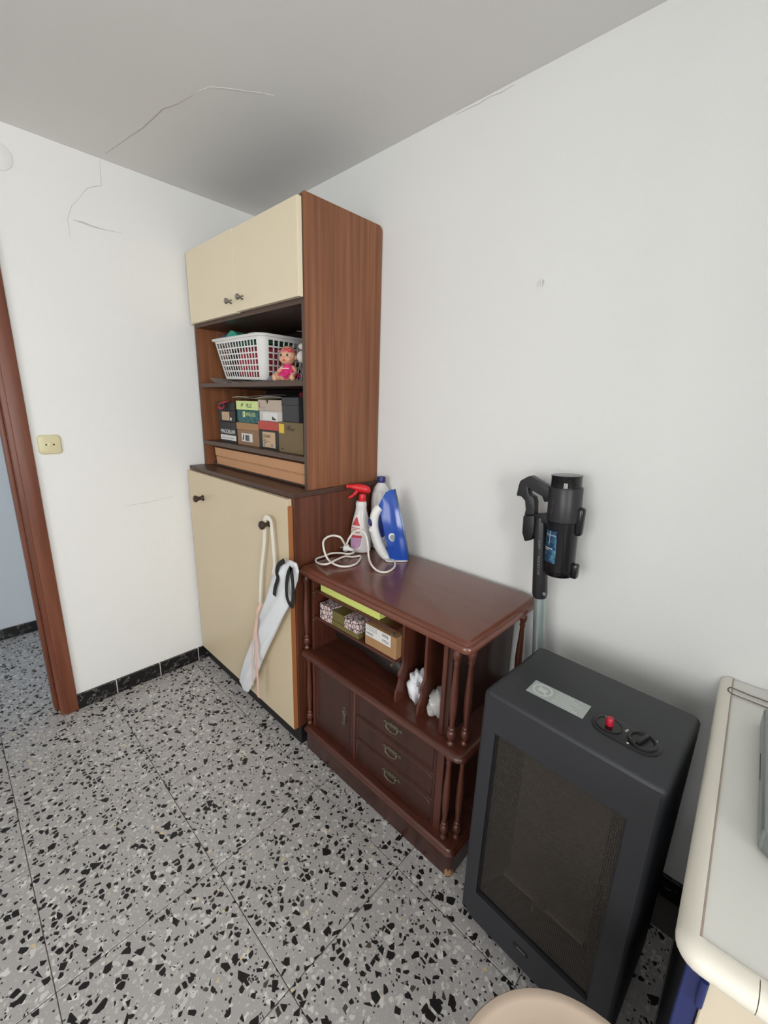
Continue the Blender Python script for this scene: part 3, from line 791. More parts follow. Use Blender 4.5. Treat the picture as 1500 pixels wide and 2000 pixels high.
# ------------------------------------------------------------------ hanging bag
YH = -.495
def hp(px, py, y=YH): return at(px, py, 'y', y)
hb = thing('cloth_bag', 'long white cotton bag with black drawstring hanging on the cream door', 'bag', hp(520, 1225))
LR = [(715, 776, 772, 764), (690, 800, 815, 788), (668, 845, 834, 842), (645, 905, 826, 905), (620, 1000, 792, 990), (590, 1090, 757, 1095), (560, 1175, 716, 1180), (530, 1270, 666, 1285), (500, 1355, 622, 1370), (470, 1445, 577, 1470), (441, 1540, 532, 1580), (422, 1602, 503, 1648), (445, 1655, 482, 1684)]
rings_ = []
for i, (x0, y0, x1, y1) in enumerate(LR):
    lft = hp(350 + x0 / 3.57, 880 + y0 / 3.57); rgt = hp(350 + x1 / 3.57, 880 + y1 / 3.57)
    c = (lft + rgt) / 2; h = (rgt - lft) / 2; th = {0: .007, 1: .015, 11: .013, 12: .006}.get(i, .021)
    rings_.append([c + h * math.cos(q) * (1 + .03 * math.sin(3 * q + i * 1.7)) + Vector((0, th * (1 + .25 * math.sin(4 * q + i * 1.3)), 0)) * math.sin(q) for q in [2 * PI * k / 30 for k in range(30)]])
fine = []
for j in range(len(rings_) - 1):
    for k in range(4): fine.append([a.lerp(b, k / 4) for a, b in zip(rings_[j], rings_[j + 1])])
fine.append(rings_[-1])
MB().loft(fine).build('pouch', M['fabricw'], hb, 70)
yd = -.520
MB().ribbon(smooth_path([hp(556, 1095, yd), hp(545, 1103, yd), hp(541, 1118, yd), hp(543, 1130, yd), hp(538, 1148, yd), hp(536, 1163, yd)], 5), .018, (0, -1, 0), .002).build('drawstring', M['cordblk'], hb)
MB().ribbon(smooth_path([hp(569, 1108, yd), hp(563, 1122, yd), hp(560, 1145, yd), hp(562, 1170, yd), hp(571, 1184, yd), hp(573, 1160, yd), hp(572, 1135, yd), hp(569, 1108, yd)], 5), .017, (0, -1, 0), .002).build('drawstring', M['cordblk'], hb)
ys = -.486
MB().ribbon(smooth_path([hp(533, 1122, ys), hp(536, 1105, ys), hp(534, 1070, ys), hp(531, 1035, ys), hp(529, 1018, ys), hp(523, 1011, ys), hp(517, 1016, ys), hp(516, 1060, ys), hp(510, 1120, ys), hp(508, 1178, ys)], 5), .0165, (0, -1, 0), .0015).build('strap', M['strap'], hb)
prb = thing('pink_ribbon', 'thin pale pink ribbon trailing from the white strap to the floor edge', 'ribbon', hp(505, 1270))
MB().ribbon(smooth_path([hp(511, 1178, -.489), hp(503, 1195, -.50), hp(501, 1215, -.52), hp(500, 1250, -.53), hp(502, 1300, -.528), hp(505, 1362, -.522)], 5), .016, (0, -1, 0), .001).build('strand', M['pink'], prb)
MB().ribbon(smooth_path([hp(508, 1182, -.4895), hp(502, 1200, -.505), hp(497, 1235, -.526), hp(493, 1280, -.526), hp(494, 1318, -.524), hp(495, 1338, -.52)], 5), .008, (0, -1, 0), .001).build('strand', M['pink'], prb)

# ------------------------------------------------------------------ carved sideboard
sb = thing('sideboard', 'carved mahogany sideboard with open shelves, drawers and turned columns', 'sideboard', (1.29, -.22, 0))
SX0, SX1, SY0, SY1 = .910, 1.672, -.443, -.016
slab(SX0, SX1, SY0, SY1, .028, [(.022, .776), (.012, .779), (.006, .784), (.006, .788), (0, .792), (0, .800), (.004, .805), (.009, .806), (.010, .811), (.016, .8155), (.022, .817)], 6).build('top', M['mahogtop'], sb, 40)
slab(SX0, SX1 + .004, SY0, SY1, .030, [(.02, .436), (.006, .438), (0, .445), (0, .451), (.004, .456), (.010, .4605), (.02, .462)], 6).build('middle_board', M['mahog'], sb, 40)
slab(SX0 + .002, SX1 - .006, SY0 + .006, SY1, .026, [(.012, .082), (.003, .084), (0, .090), (.003, .096), (.008, .098), (.012, .104), (.02, .105)], 6).build('base_moulding', M['mahog'], sb, 40)
slab(SX0 + .010, SX1 - .014, SY0 + .016, SY1 - .004, .018, [(0, .0005), (0, .082)], 5).build('plinth', M['mahogd'], sb, 40)
wc = [[Vector((1.658 - .018 + .0184 * math.cos(a), -.427 + .018 + .0184 * math.sin(a), .001)) for a in [-PI / 2 + PI / 2 * i / 8 for i in range(9)]], [Vector((1.658 - .018 + .0184 * math.cos(a), -.427 + .018 + .0184 * math.sin(a), .020 + .012 * math.sin(i * 2.1) ** 2)) for i, a in enumerate([-PI / 2 + PI / 2 * i / 8 for i in range(9)])]]
MB().add(wc[0] + wc[1], [(i, i + 1, i + 10, i + 9) for i in range(8)]).build('worn_corner', M['kraft'], sb)
# upper case
B(.944, .958, -.402, -.03, .4625, .7755).build('side_panel', M['mahogv'], sb, None, .0015, 1)
B(1.563, 1.577, -.402, -.03, .4625, .7755).build('side_panel', M['mahogv'], sb, None, .0015, 1)
B(1.577, 1.592, -.395, -.03, .4625, .7755).build('side_panel', M['mahogd'], sb)
B(.958, 1.563, -.034, -.028, .4625, .7755).build('back_panel', M['mahogd'], sb)
for z0 in (.715, .604):
    s_ = B(.9585, 1.3805, -.400, -.035, z0, z0 + .009).build('shelf', M['mahog'], sb, None, .002, 1)
    for xx in (.965, 1.372): MB().lathe([(.0045, -.408), (.0045, -.398)], (xx, 0, z0 - .003), 'y', 10).build('shelf_pin', M['brass'], s_)
dv = [(-.398, .4625), (-.402, .475), (-.398, .50), (-.386, .525), (-.382, .545), (-.388, .558), (-.385, .568), (-.372, .585), (-.368, .60), (-.370, .625), (-.370, .7755), (-.035, .7755), (-.035, .4625)]
for xx in (1.381, 1.474): MB().prism(dv, 'x', xx, xx + .009).build('divider', M['mahogv'], sb, None, .001, 1)
# lower case
B(.944, .956, -.402, -.03, .1055, .4355).build('side_panel', M['mahogv'], sb, None, .0015, 1)
B(1.566, 1.592, -.402, -.03, .1055, .4355).build('side_panel', M['mahogv'], sb, None, .0015, 1)
B(1.188, 1.200, -.402, -.03, .1055, .4355).build('centre_stile', M['mahogv'], sb, None, .002, 1)
B(.956, 1.566, -.034, -.028, .1055, .4355).build('back_panel', M['mahogd'], sb)
dd = B(.9575, 1.1865, -.399, -.385, .107, .434).build('door', M['mahogd'], sb, None, .0015, 1)
def arch(x0, x1, z0, z1, y, r=.02):
    p = [(x0, y, z0), (x0, y, z1 - r * 2)]
    p += [(x0 + r - r * math.cos(a), y, z1 - r * 1.4 + r * math.sin(a) * 1.0) for a in (0, .5, 1.0, 1.4)]
    p += [(x0 + r * 1.8, y, z1), (x1 - r * 1.8, y, z1)]
    p += [(x1 - r + r * math.cos(a), y, z1 - r * 1.4 + r * math.sin(a)) for a in (1.4, 1.0, .5, 0)]
    p += [(x1, y, z1 - r * 2), (x1, y, z0)]
    return p
MB().tube(arch(.978, 1.166, .13, .415, -.3995, .022) + [], .0022, 6, True).build('moulding', M['mahog'], dd, 60)
def pull(cx, cz, y, rotv=False):
    """antique escutcheon with bail: returns plate and bail builders"""
    pts = []
    half = [(0, .006), (.008, .010), (.014, .006), (.020, .009), (.027, .004), (.034, .007), (.040, .002), (.044, .0005)]
    for a, b in half: pts.append((a, b))
    for a, b in half[::-1]: pts.append((a, -b * .8))
    pts += [(-a, -b * .8) for a, b in half[1:]] + [(-a, b) for a, b in half[::-1][:-1]]
    if rotv: pts = [(b, a) for a, b in pts]
    pl_ = MB().prism([(cx + a, cz + b) for a, b in pts], 'y', y - .003, y)
    ar = [(-.024, .001), (-.024, -.008), (-.014, -.015), (0, -.018), (.014, -.015), (.024, -.008), (.024, .001)]
    if rotv: ar = [(-b * .8, a) for a, b in ar]
    bl_ = MB().tube(smooth_path([(cx + a, y - .006 - (.004 if 0 < i < 6 else 0), cz + b) for i, (a, b) in enumerate(ar)], 4), .0022, 8)
    for a in (-.024, .024):
        q = (cx + a, y - .006, cz) if not rotv else (cx, y - .006, cz + a); bl_.ball(q, .0045, .005, .0045, 10, 6)
    return pl_, bl_
p1, p2 = pull(1.138, .262, -.3995, True); hd = p1.build('handle', M['brass'], dd); p2.build('bail', M['brass'], hd, 60)
for z0, z1, hz in ((.309, .434, .372), (.208, .306, .272), (.107, .205, .172)):
    w_ = B(1.2015, 1.5645, -.400, -.385, z0, z1).build('drawer', M['mahogd'], sb, None, .0015, 1)
    B(1.205, 1.561, -.384, -.06, z0 + .01, z1 - .02).build('drawer_box', M['mahogd'], w_)
    MB().tube(arch(1.214, 1.553, z0 + .008, z1 - .010, -.4005, .014), .0018, 6, True).build('moulding', M['mahog'], w_, 60)
    p1, p2 = pull(1.385, hz, -.4005); hd = p1.build('handle', M['brass'], w_); p2.build('bail', M['brass'], hd, 60)
# turned columns
def column(cx, cy, z0, z1):
    h = z1 - z0
    pr = [(.0085, 0), (.0115, .008), (.0125, .02), (.0115, .035), (.0085, .045), (.0075, .06), (.0105, .075), (.0135, .10), (.0145, .13), (.0125, .155), (.009, .165), (.0115, .18), (.0115, .19), (.0075, .20),
          (.0085, .26), (.0110, .36), (.0125, .46), (.0115, .58), (.0090, .72), (.0075, .84), (.0105, .86), (.0075, .88), (.011, .905), (.0135, .935), (.0135, .96), (.009, .985), (.009, 1.0)]
    return MB().lathe([(r * .92, z0 + t * h) for r, t in pr], (cx, cy, 0), 'z', 16)
for cx, cy in ((1.617, -.415), (1.645, -.386), (1.648, -.085), (.931, -.416), (.927, -.085)):
    column(cx, cy, .4622, .7762).build('column', M['mahogv'], sb, 50)
    column(cx - (.004 if cx > 1.5 else 0), cy + .008, .1052, .4362).build('column', M['mahogv'], sb, 50)

# things in the sideboard
t = thing('lime_box', 'flat lime green box on the top shelf of the sideboard', 'box', (1.15, -.26, .7245))
B(.990, 1.298, -.392, -.14, .7245, .7705).build('body', M['lime'], t, None, .0015, 1)
t = thing('gift_box', 'snakeskin print box with an olive middle band on the second shelf', 'box', (1.09, -.32, .6132))
B(1.060, 1.204, -.396, -.25, .6132, .634).build('body', M['olive'], t, None, .001, 1)
B(1.0605, 1.132, -.393, -.25, .634, .671).build('band', M['olive'], t, None, .001, 1)
B(.990, 1.0595, -.396, -.25, .6132, .676).build('end_cap', M['snake'], t, None, .001, 1)
B(1.1325, 1.205, -.398, -.25, .6342, .678).build('end_cap', M['snake'], t, None, .001, 1)
t = thing('cardboard_box', 'brown cardboard router box with white label beside the snakeskin box', 'box', (1.30, -.28, .6132))
B(1.234, 1.376, -.392, -.20, .6132, .691).build('body', M['kraft'], t, None, .001, 1)
B(1.236, 1.352, -.3926, -.392, .648, .689).build('label_sticker', M['label_w'], t)
text('lettering', 'WIFI6', .0145, (1.313, -.3926, .674), XV, ZV, M['ink'], t, sx=.8)
text('lettering', 'FTTH', .0145, (1.315, -.3926, .654), XV, ZV, M['ink'], t, sx=.8)
for i in range(8): B(1.242 + i * .004, 1.2435 + i * .004, -.393, -.3926, .655, .663).build('bar', M['ink'], t)
for zz in (.671, .677, .683): B(1.242, 1.290, -.393, -.3926, zz, zz + .0018).build('print_line', M['printgrey'], t)
# dark leather bag
rings_ = []
for i in range(21):
    u = i / 20; x = .966 + .405 * u; hgt = .120 * (math.sin(PI * (.12 + .80 * u)) ** .6); yc = -.238 + .012 * math.sin(u * 5)
    rings_.append([Vector((x, yc + .082 * math.copysign(abs(math.cos(q)) ** .8, math.cos(q)) * (.7 + .3 * math.sin(PI * u)), .4635 + hgt * .5 + hgt * .5 * math.copysign(abs(math.sin(q)) ** .75, math.sin(q)) + .004 * math.sin(9 * u + 3 * q))) for q in [2 * PI * k / 24 for k in range(24)]])
for r in rings_:
    for v in r: v.z = max(v.z, .463)
lb = thing('leather_bag', 'black soft leather bag lying under the shelves of the sideboard', 'bag', (1.16, -.238, .463))
MB().loft(rings_).build('body', M['leather'], lb, 60)
MB().tube([max(r, key=lambda v: v.z) + Vector((0, -.02, -.001)) for r in rings_[2:-2]], .0025, 6).build('zip', M['blackcloth'], lb, 60)
lump('plastic_bag', 'white crumpled plastic bag between the two sideboard dividers', 'plastic bag', (1.432, -.335, .520), .034, .040, .056, M['bagw'], 21, .28, e=.9)
lump('plastic_bag', 'clear crumpled plastic bag at the right end of the sideboard', 'plastic bag', (1.523, -.335, .510), .034, .045, .046, M['bagc'], 22, .30, e=.9)
lump('plastic_bag', 'clear plastic bag handle rising at the right end of the sideboard', 'plastic bag', (1.541, -.325, .590), .014, .030, .034, M['bagc'], 25, .3, e=.9)

# ------------------------------------------------------------------ on the sideboard
ZT = .8172
AW = math.atan2(-.66, -.75)              # direction that points left across the picture
# spray bottle
sp = thing('spray_bottle', 'milky spray bottle with red trigger on the sideboard', 'spray bottle', (.956, -.155, ZT), AW)
prof = [(.034, .0), (.0405, .004), (.042, .012), (.0425, .06), (.0415, .09), (.037, .12), (.030, .15), (.0235, .175), (.0215, .19), (.0225, .205), (.0205, .2075), (.0205, .214)]
MB().lathe(prof, (0, 0, 0), 'z', 32, 1, .72).build('bottle', M['spray'], sp, 50, local=True)
tr = MB().lathe([(.0135, .214), (.0145, .217), (.0145, .235), (.012, .244)], (-.004, 0, 0), 'z', 20)
hd_ = [[Vector((x, w * math.cos(q), zc + h * math.sin(q))) for q in [2 * PI * k / 16 for k in range(16)]] for x, zc, h, w in ((-.036, .258, .006, .007), (-.031, .260, .013, .012), (-.015, .264, .017, .0145), (.008, .267, .017, .0145), (.026, .271, .013, .012), (.044, .2725, .0085, .0095), (.050, .2725, .006, .007))]
tr.loft(hd_).build('trigger_head', M['redspray'], sp, 50, local=True)
MB().tube(smooth_path([(.016, 0, .256), (.023, 0, .247), (.031, 0, .239), (.040, 0, .232), (.052, 0, .226)], 4), [.0075] * 8 + [.006] * 6 + [.0045] * 3, 10, flat=1).build('trigger', M['redspray'], sp, 60, local=True)
MB().lathe([(.007, .050), (.008, .060), (.004, .0605)], (0, 0, .2725), 'x', 14).build('nozzle', M['redspray'], sp, 50, local=True)
def wrap(prof_z, a0, a1, n=14, sy=.72, off=.0008, shape=None):
    """label patch that follows the bottle; shape(a,z)->bool not needed: rows of (z, r, a0, a1)"""
    rows = []
    for z, r, b0, b1 in prof_z:
        rows.append([Vector(((r + off) * math.cos(b0 + (b1 - b0) * i / n), (r + off) * sy * math.sin(b0 + (b1 - b0) * i / n), z)) for i in range(n + 1)])
    v = [p for r in rows for p in r]; k = n + 1
    f = [(j * k + i, j * k + i + 1, (j + 1) * k + i + 1, (j + 1) * k + i) for j in range(len(rows) - 1) for i in range(n)]
    return MB().add(v, f)
# picture-facing side of the bottle is at local angle about +95 degrees; label towards the left (local +x)
def rad(z):
    for (r0, z0), (r1, z1) in zip(prof, prof[1:]):
        if z0 <= z <= z1: return r0 + (r1 - r0) * (z - z0) / max(1e-6, z1 - z0)
    return .03
def lab(zs_, a0, a1, mat, name, off): 
    wrap([(z, rad(z), *(w if isinstance(w, tuple) else (a0, a1))) for z, w in zs_], a0, a1, off=off).build(name, mat, sp, 60, local=True)
c_ = 1.05
lab([(z, (c_ - w, c_ + w)) for z, w in ((.018, .25), (.024, .5), (.035, .66), (.055, .72), (.075, .72), (.10, .70), (.125, .62), (.15, .5), (.158, .4))], 0, 1, M['labelwhite'], 'label', .0006)
lab([(z, (c_ - w, c_ + w)) for z, w in ((.020, .22), (.028, .46), (.04, .60), (.055, .64), (.066, .66))], 0, 1, M['labelmauve'], 'label_picture', .001)
lab([(.066, (c_ - .68, c_ + .68)), (.077, (c_ - .68, c_ + .68))], 0, 1, M['labelred'], 'label_band', .0012)
lab([(z, (c_ - w, c_ + w)) for z, w in ((.117, .5), (.130, .36), (.143, .20), (.152, .05))], 0, 1, M['labelred'], 'label_emblem', .0012)
for zz, w in ((.105, .45), (.098, .35), (.087, .5)): lab([(zz, (c_ - w, c_ + w)), (zz + .003, (c_ - w, c_ + w))], 0, 1, M['labelred'], 'label_line', .0012)

# bleach bottle
bb = thing('bleach_bottle', 'white bleach bottle with navy cap behind the spray bottle', 'bottle', (.966, -.052, ZT), AW)
pb = [(.034, 0), (.040, .003), (.041, .010), (.041, .030), (.0395, .033), (.041, .036), (.041, .050), (.0405, .052), (.0405, .150), (.041, .153), (.0395, .157), (.041, .161), (.041, .172), (.0395, .176), (.041, .18), (.040, .205), (.036, .235), (.029, .258), (.020, .272), (.0155, .277), (.0155, .282)]
MB().lathe(pb, (0, 0, 0), 'z', 32).build('bottle', M['bleach'], bb, 50, local=True)
MB().lathe([(.0175, .281), (.018, .283), (.018, .302), (.0165, .305), (.001, .306)], (0, 0, 0), 'z', 24).build('cap', M['bluecap'], bb, 50, local=True)
MB().lathe([(.0408, .054), (.0412, .056), (.0412, .146), (.0408, .148)], (0, 0, 0), 'z', 32).build('label', M['bluelab'], bb, 50, local=True)
MB().tube(smooth_path([(.008, .039, .185), (-.010, .0385, .19), (-.014, .037, .215), (-.008, .032, .245), (.006, .030, .248), (.012, .036, .22), (.008, .039, .185)], 4), .0035, 8).build('grip_ridge', M['bleach'], bb, 60, local=True)
MB().box(.030, .0425, .012, .0295, .085, .105).build('label_mark', M['labelwhite'], bb, local=True)

# steam iron standing on its heel: local x = towards handle, y = width, z = heel to tip
ir = thing('steam_iron', 'blue steam iron with white handle standing upright on the sideboard', 'iron', (1.137, -.066, ZT + .0012), rotz=math.atan2(-.80, -.60))
def outline(k, z0, z1, dx, n=16):
    """boat outline: half width as function of t along the length"""
    L, Rr = [], []
    for i in range(n + 1):
        t_ = i / n; w = .055 * k * (1 - t_ ** 2.3) * (1 - .12 * (1 - t_) ** 3)
        z = z0 + (z1 - z0) * t_
        L.append(Vector((dx, -w, z))); Rr.append(Vector((dx, w, z)))
    return L + Rr[::-1][1:]
MB().loft([outline(1.0, .004, .280, 0), outline(1.0, .004, .280, .006)]).build('soleplate', M['idark'], ir, 50, local=True)
MB().loft([outline(.985, .005, .278, .006), outline(.99, .004, .278, .018), outline(.93, .004, .268, .040), outline(.80, .006, .240, .062), outline(.66, .010, .215, .078)]).build('shell', M['iblue'], ir, 50, local=True)
MB().loft([[Vector((x, y, z)) for x, y in rrect(.004, .098, -.050, .050, .02, 5)] for z in (0, .005)]).build('heel', M['white'], ir, 50, local=True)
hpth = smooth_path([(.060, 0, .004), (.088, 0, .010), (.104, 0, .045), (.112, 0, .09), (.112, 0, .135), (.102, 0, .172), (.088, 0, .196), (.074, 0, .208)], 5)
hw = [.020, .021, .022, .0205, .018, .0165, .0165, .015]
hr_ = []
for i, p in enumerate(hpth):
    k = i / (len(hpth) - 1) * (len(hw) - 1); a = int(min(k, len(hw) - 2)); r = hw[a] + (hw[a + 1] - hw[a]) * (k - a); hr_.append(r)
MB().tube(hpth, hr_, 16).build('handle', M['white'], ir, 60, local=True)
hd = MB().lathe([(.017, .034), (.017, .041), (.014, .043), (.0001, .043)], (.050, 0, .098), 'y', 24).build('dial', M['white'], ir, 50, local=True)
MB().lathe([(.0125, .043), (.0125, .0436)], (.050, 0, .098), 'y', 24).build('dial_face', M['silver'], hd, 50, local=True)
MB().ball((.124, .008, .150), .008, .012, .016).build('steam_button', M['bluecap'], ir, 60, local=True)
MB().ball((.128, .004, .118), .007, .010, .010).build('spray_button', M['white'], ir, 60, local=True)
for ch in [ir] + list(ir.children):       # the iron leans back over its heel
    for o_ in ([ch] if ch is not ir else []) + [g_ for g_ in ch.children if ch is not ir]:
        for v_ in o_.data.vertices: v_.co.x += v_.co.z * .21
# cord: world path
c4 = lambda x, y: (560 + x / 5.357, 900 + y / 5.357)
def onz(x, y, z): p = c4(x, y); return at(p[0], p[1], 'z', z)
def ony(x, y, yy): p = c4(x, y); return at(p[0], p[1], 'y', yy)
ZC = ZT + .0046
cpts = [onz(1000, 985, ZC + .008), onz(1075, 1000, ZC + .004), onz(1128, 1060, ZC), onz(1120, 1120, ZC), onz(1040, 1165, ZC), onz(950, 1150, ZC), onz(885, 1085, ZC + .012)]
cpts += [ony(857, 1000, -.235), ony(850, 880, -.235), ony(825, 775, -.235), ony(770, 728, -.24), ony(700, 750, -.25), ony(650, 815, -.265), ony(615, 880, -.285), ony(560, 800, -.32), ony(460, 785, -.335), ony(385, 840, -.345), ony(395, 950, -.345), ony(440, 1040, -.345)]
cpts += [onz(530, 1095, ZC + .004), onz(640, 1105, ZC), onz(735, 1070, ZC), onz(775, 1000, ZC), onz(690, 1005, ZC), onz(610, 1000, ZC + .01), onz(520, 1035, ZC + .012), onz(420, 1080, ZC + .010), onz(330, 1072, ZC), onz(305, 1030, ZC), onz(360, 985, ZC), onz(470, 968, ZC + .004), onz(570, 965, ZC + .010), onz(640, 975, ZC + .012), onz(700, 960, ZC + .012), onz(690, 935, ZC + .014)]
for p in cpts: p.x = max(p.x, .912)
icd = thing('iron_cord', 'white looped power cord with plug lying before the blue iron', 'cord', (1.03, -.25, ZT))
MB().tube(smooth_path(cpts, 6), .0040, 8).build('cable', M['whitecord'], icd, 60)
pe = cpts[-1]; pdir = (onz(600, 905, ZC + .018) - pe).normalized()
plug = MB().tube([pe - pdir * .004, pe + pdir * .010, pe + pdir * .020, pe + pdir * .026, pe + pdir * .036, pe + pdir * .038], [.006, .008, .010, .0165, .0175, .014], 14).build('plug', M['white'], icd, 40)
sd = pdir.cross(Vector((0, 0, 1))).normalized()
for s in (-1, 1): MB().tube([pe + pdir * .037 + sd * s * .008, pe + pdir * .055 + sd * s * .008], .0022, 8).build('pin', M['steel'], plug)

# ------------------------------------------------------------------ stick vacuum
vc = thing('stick_vacuum', 'black cordless stick vacuum leaning between sideboard and heater', 'vacuum cleaner', (1.745, -.085, 0))
def axis_tube(a, b, prof, seg=28):
    a, b = Vector(a), Vector(b); d_ = (b - a); L = d_.length; M_ = Matrix.Translation(a) @ d_.to_track_quat('Z', 'Y').to_matrix().to_4x4()
    return MB().lathe([(r, t * L) for r, t in prof], (0, 0, 0), 'z', seg).xf(M_), M_, L
vy = -.095
mtop = (1.727, vy, 1.234); mbot = (1.742, vy, .946)
g, VM, VL = axis_tube(mbot, mtop, [(.0001, .0), (.032, .002), (.0395, .02), (.0405, .05), (.042, .54), (.0423, .545)])
g.build('dust_bin', M['bin'], vc, 40)
g, _, _ = axis_tube(mbot, mtop, [(.0001, .06), (.022, .08), (.024, .40), (.031, .44), (.031, .53), (.02, .54)]); g.build('cyclone', M['vac'], vc, 40)
g, _, _ = axis_tube(mbot, mtop, [(.0432, .545), (.0448, .55), (.0455, .60), (.0455, .87), (.0435, .885)]); mo = g.build('motor_body', M['vac'], vc, 40)
g, _, _ = axis_tube(mbot, mtop, [(.0405, .885), (.0405, .985), (.0415, .99), (.0415, 1.0), (.037, 1.002)]); g.build('filter_cap', M['gloss_black'], vc, 40)
g, _, _ = axis_tube(mbot, mtop, [(.032, -.02), (.039, -.015), (.041, .0), (.0415, .03), (.039, .035)]); g.build('bin_lid', M['gloss_black'], vc, 40)
B(1.772, 1.794, vy - .012, vy + .012, .942, .985).build('latch', M['gloss_black'], vc, None, .005)
B(1.766, 1.790, vy - .014, vy + .012, 1.068, 1.150).build('release_button', M['gloss_black'], vc, None, .009, 3)
# tube with grip housing
tt, tb_ = Vector((1.668, vy, 1.10)), Vector((1.695, vy, .850))
MB().tube([tt, tt.lerp(tb_, .15), tt.lerp(tb_, .4), tt.lerp(tb_, .95), tb_], [.0155, .0195, .0205, .0225, .019], 20).build('wand_housing', M['vac'], vc, 40)
B(1.672, 1.722, vy - .016, vy + .016, 1.085, 1.115).build('neck', M['vac'], vc, None, .006)
pbm = Vector((1.762, -.09, .05))
MB().tube([tb_ + Vector((0, 0, .01)), pbm], .0175, 18).build('wand', M['steel'], vc, 40)
MB().loft([[Vector((x, y, z)) for x, y in rrect(1.70 + i_, 1.83 - i_, -.165 + i_, -.030 - i_, .02, 4)] for z, i_ in ((.001, .004), (.02, .0), (.045, .003), (.058, .016))]).build('floor_head', M['vac'], vc, 40)
# handle loop
def vpoly(pts): return [(p.x, p.z) for p in (hp(960 + x / 5, 900 + y / 5, vy) for x, y in pts)]
MB().prism(vpoly([(650, 295), (400, 143), (372, 150), (300, 190), (284, 235), (262, 335), (308, 342), (345, 385), (352, 470), (338, 522), (440, 522), (442, 400), (430, 350), (385, 322), (372, 255), (395, 275), (520, 345), (585, 400), (650, 410)]), 'y', vy - .015, vy + .015).build('handle', M['vac'], vc, None, .004, 3)
MB().prism(vpoly([(334, 524), (441, 524), (446, 600), (436, 690), (412, 765), (345, 775), (322, 690)]), 'y', vy - .019, vy + .019).build('battery', M['heaterdark'], vc, None, .004)
MB().prism(vpoly([(425, 515), (620, 508), (620, 575), (600, 580), (450, 590)]), 'y', vy - .013, vy + .013).build('bridge', M['heaterdark'], vc, None, .003)
MB().prism([(p.x, p.z) for p in (hp(1060, 968, vy), hp(1066, 966, vy), hp(1076, 979, vy), hp(1064, 980, vy))], 'y', vy - .006, vy + .006).build('trigger', M['gloss_black'], vc, None, .002)
# sticker on the bin, printed names
def onbin(tz, ang, r): return VM @ Vector((r * math.cos(ang), r * math.sin(ang), tz * VL))
def binpatch(t0, t1, a0, a1, r, mat, name, n=8):
    v = []; f = []
    for i in range(n + 1):
        a = a0 + (a1 - a0) * i / n; v += [onbin(t0, a, r), onbin(t1, a, r)]
    for i in range(n): f.append((2 * i, 2 * i + 2, 2 * i + 3, 2 * i + 1))
    return MB().add(v, f).build(name, mat, vc, 60)
def ang_of(wd):
    q = VM.to_3x3().inverted() @ Vector(wd); return math.atan2(q.y, q.x)
aF = ang_of((.3, -1, 0)); aL = ang_of((-1, -.35, 0))
if aL - aF > PI: aL -= 2 * PI
if aL - aF < -PI: aL += 2 * PI
sg = 1 if aL > aF else -1
kst = N('bin_picture_sticker'); vv = kst.coord(); kst.base(kst.ramp(kst.noise(vv, 45, 4), [(.3, '#0d1a2b'), (.5, '#1f4260'), (.7, '#5d8fa8')])); kst.set(Roughness=.25); M['binpic'] = kst.m
binpatch(.13, .46, aF + sg * .25, aF + sg * 1.35, .0430, M['binpic'], 'picture_sticker')
for t0, t1, b0, b1 in ((.41, .415, .3, 1.2), (.33, .45, .75, .79), (.27, .28, .5, 1.3), (.255, .262, .8, 1.25)):
    binpatch(t0, t1, aF + sg * b0, aF + sg * b1, .0433, M['stickink'], 'sticker_print')
fw = Vector((.30, -.95, 0)).normalized(); rt = Vector((.95, .30, 0)).normalized()
lfv = Vector((-.62, -.78, 0)).normalized()
text('lettering', 'CONGA', .013, Vector((1.735, vy, 1.172)) + lfv * .0462, (.02, 0, -1), Vector((0, 0, 1)).cross(lfv), M['printgrey'], vc)
text('lettering', 'ROCKSTAR', .0085, Vector((1.681, vy, .986)) + Vector((.05, -1, 0)).normalized() * .0222, (.1, 0, -1), (1, .05, .1), M['printgrey'], vc, sx=1.35)
text('lettering', '210W', .0085, Vector((1.677, vy, 1.035)) + Vector((.05, -1, 0)).normalized() * .0215, (.1, 0, -1), (1, .05, .1), M['printgrey'], vc, sx=1.2)
for i in range(4):
    p = Vector((1.728, vy, 1.206)) + Vector((.22 + .07 * i, -.95, 0)).normalized() * .0408
    MB().box(p.x - .0007, p.x + .0007, p.y - .0006, p.y + .0006, p.z - (.010 if i % 2 else .007), p.z + .010).build('cap_rib', M['print'], vc)
MB().lathe([(.0055, 0), (.0055, .0008)], (1.7135, vy - .0165, .872), 'y', 16).build('badge', M['silver'], vc)

# ------------------------------------------------------------------ gas heater (local: x width, y depth, front at -y)
ht = thing('gas_heater', 'charcoal gas cabinet heater with wire grille front', 'heater', (1.936, -.345, 0), math.radians(-2.9))
HX, HY, HZ0, HZ1 = .193, .1415, .045, .752
OX0, OX1, OZ0, OZ1 = -.151, .141, .140, .648
def hb2(*a): return MB().box(*a)
sh = MB()
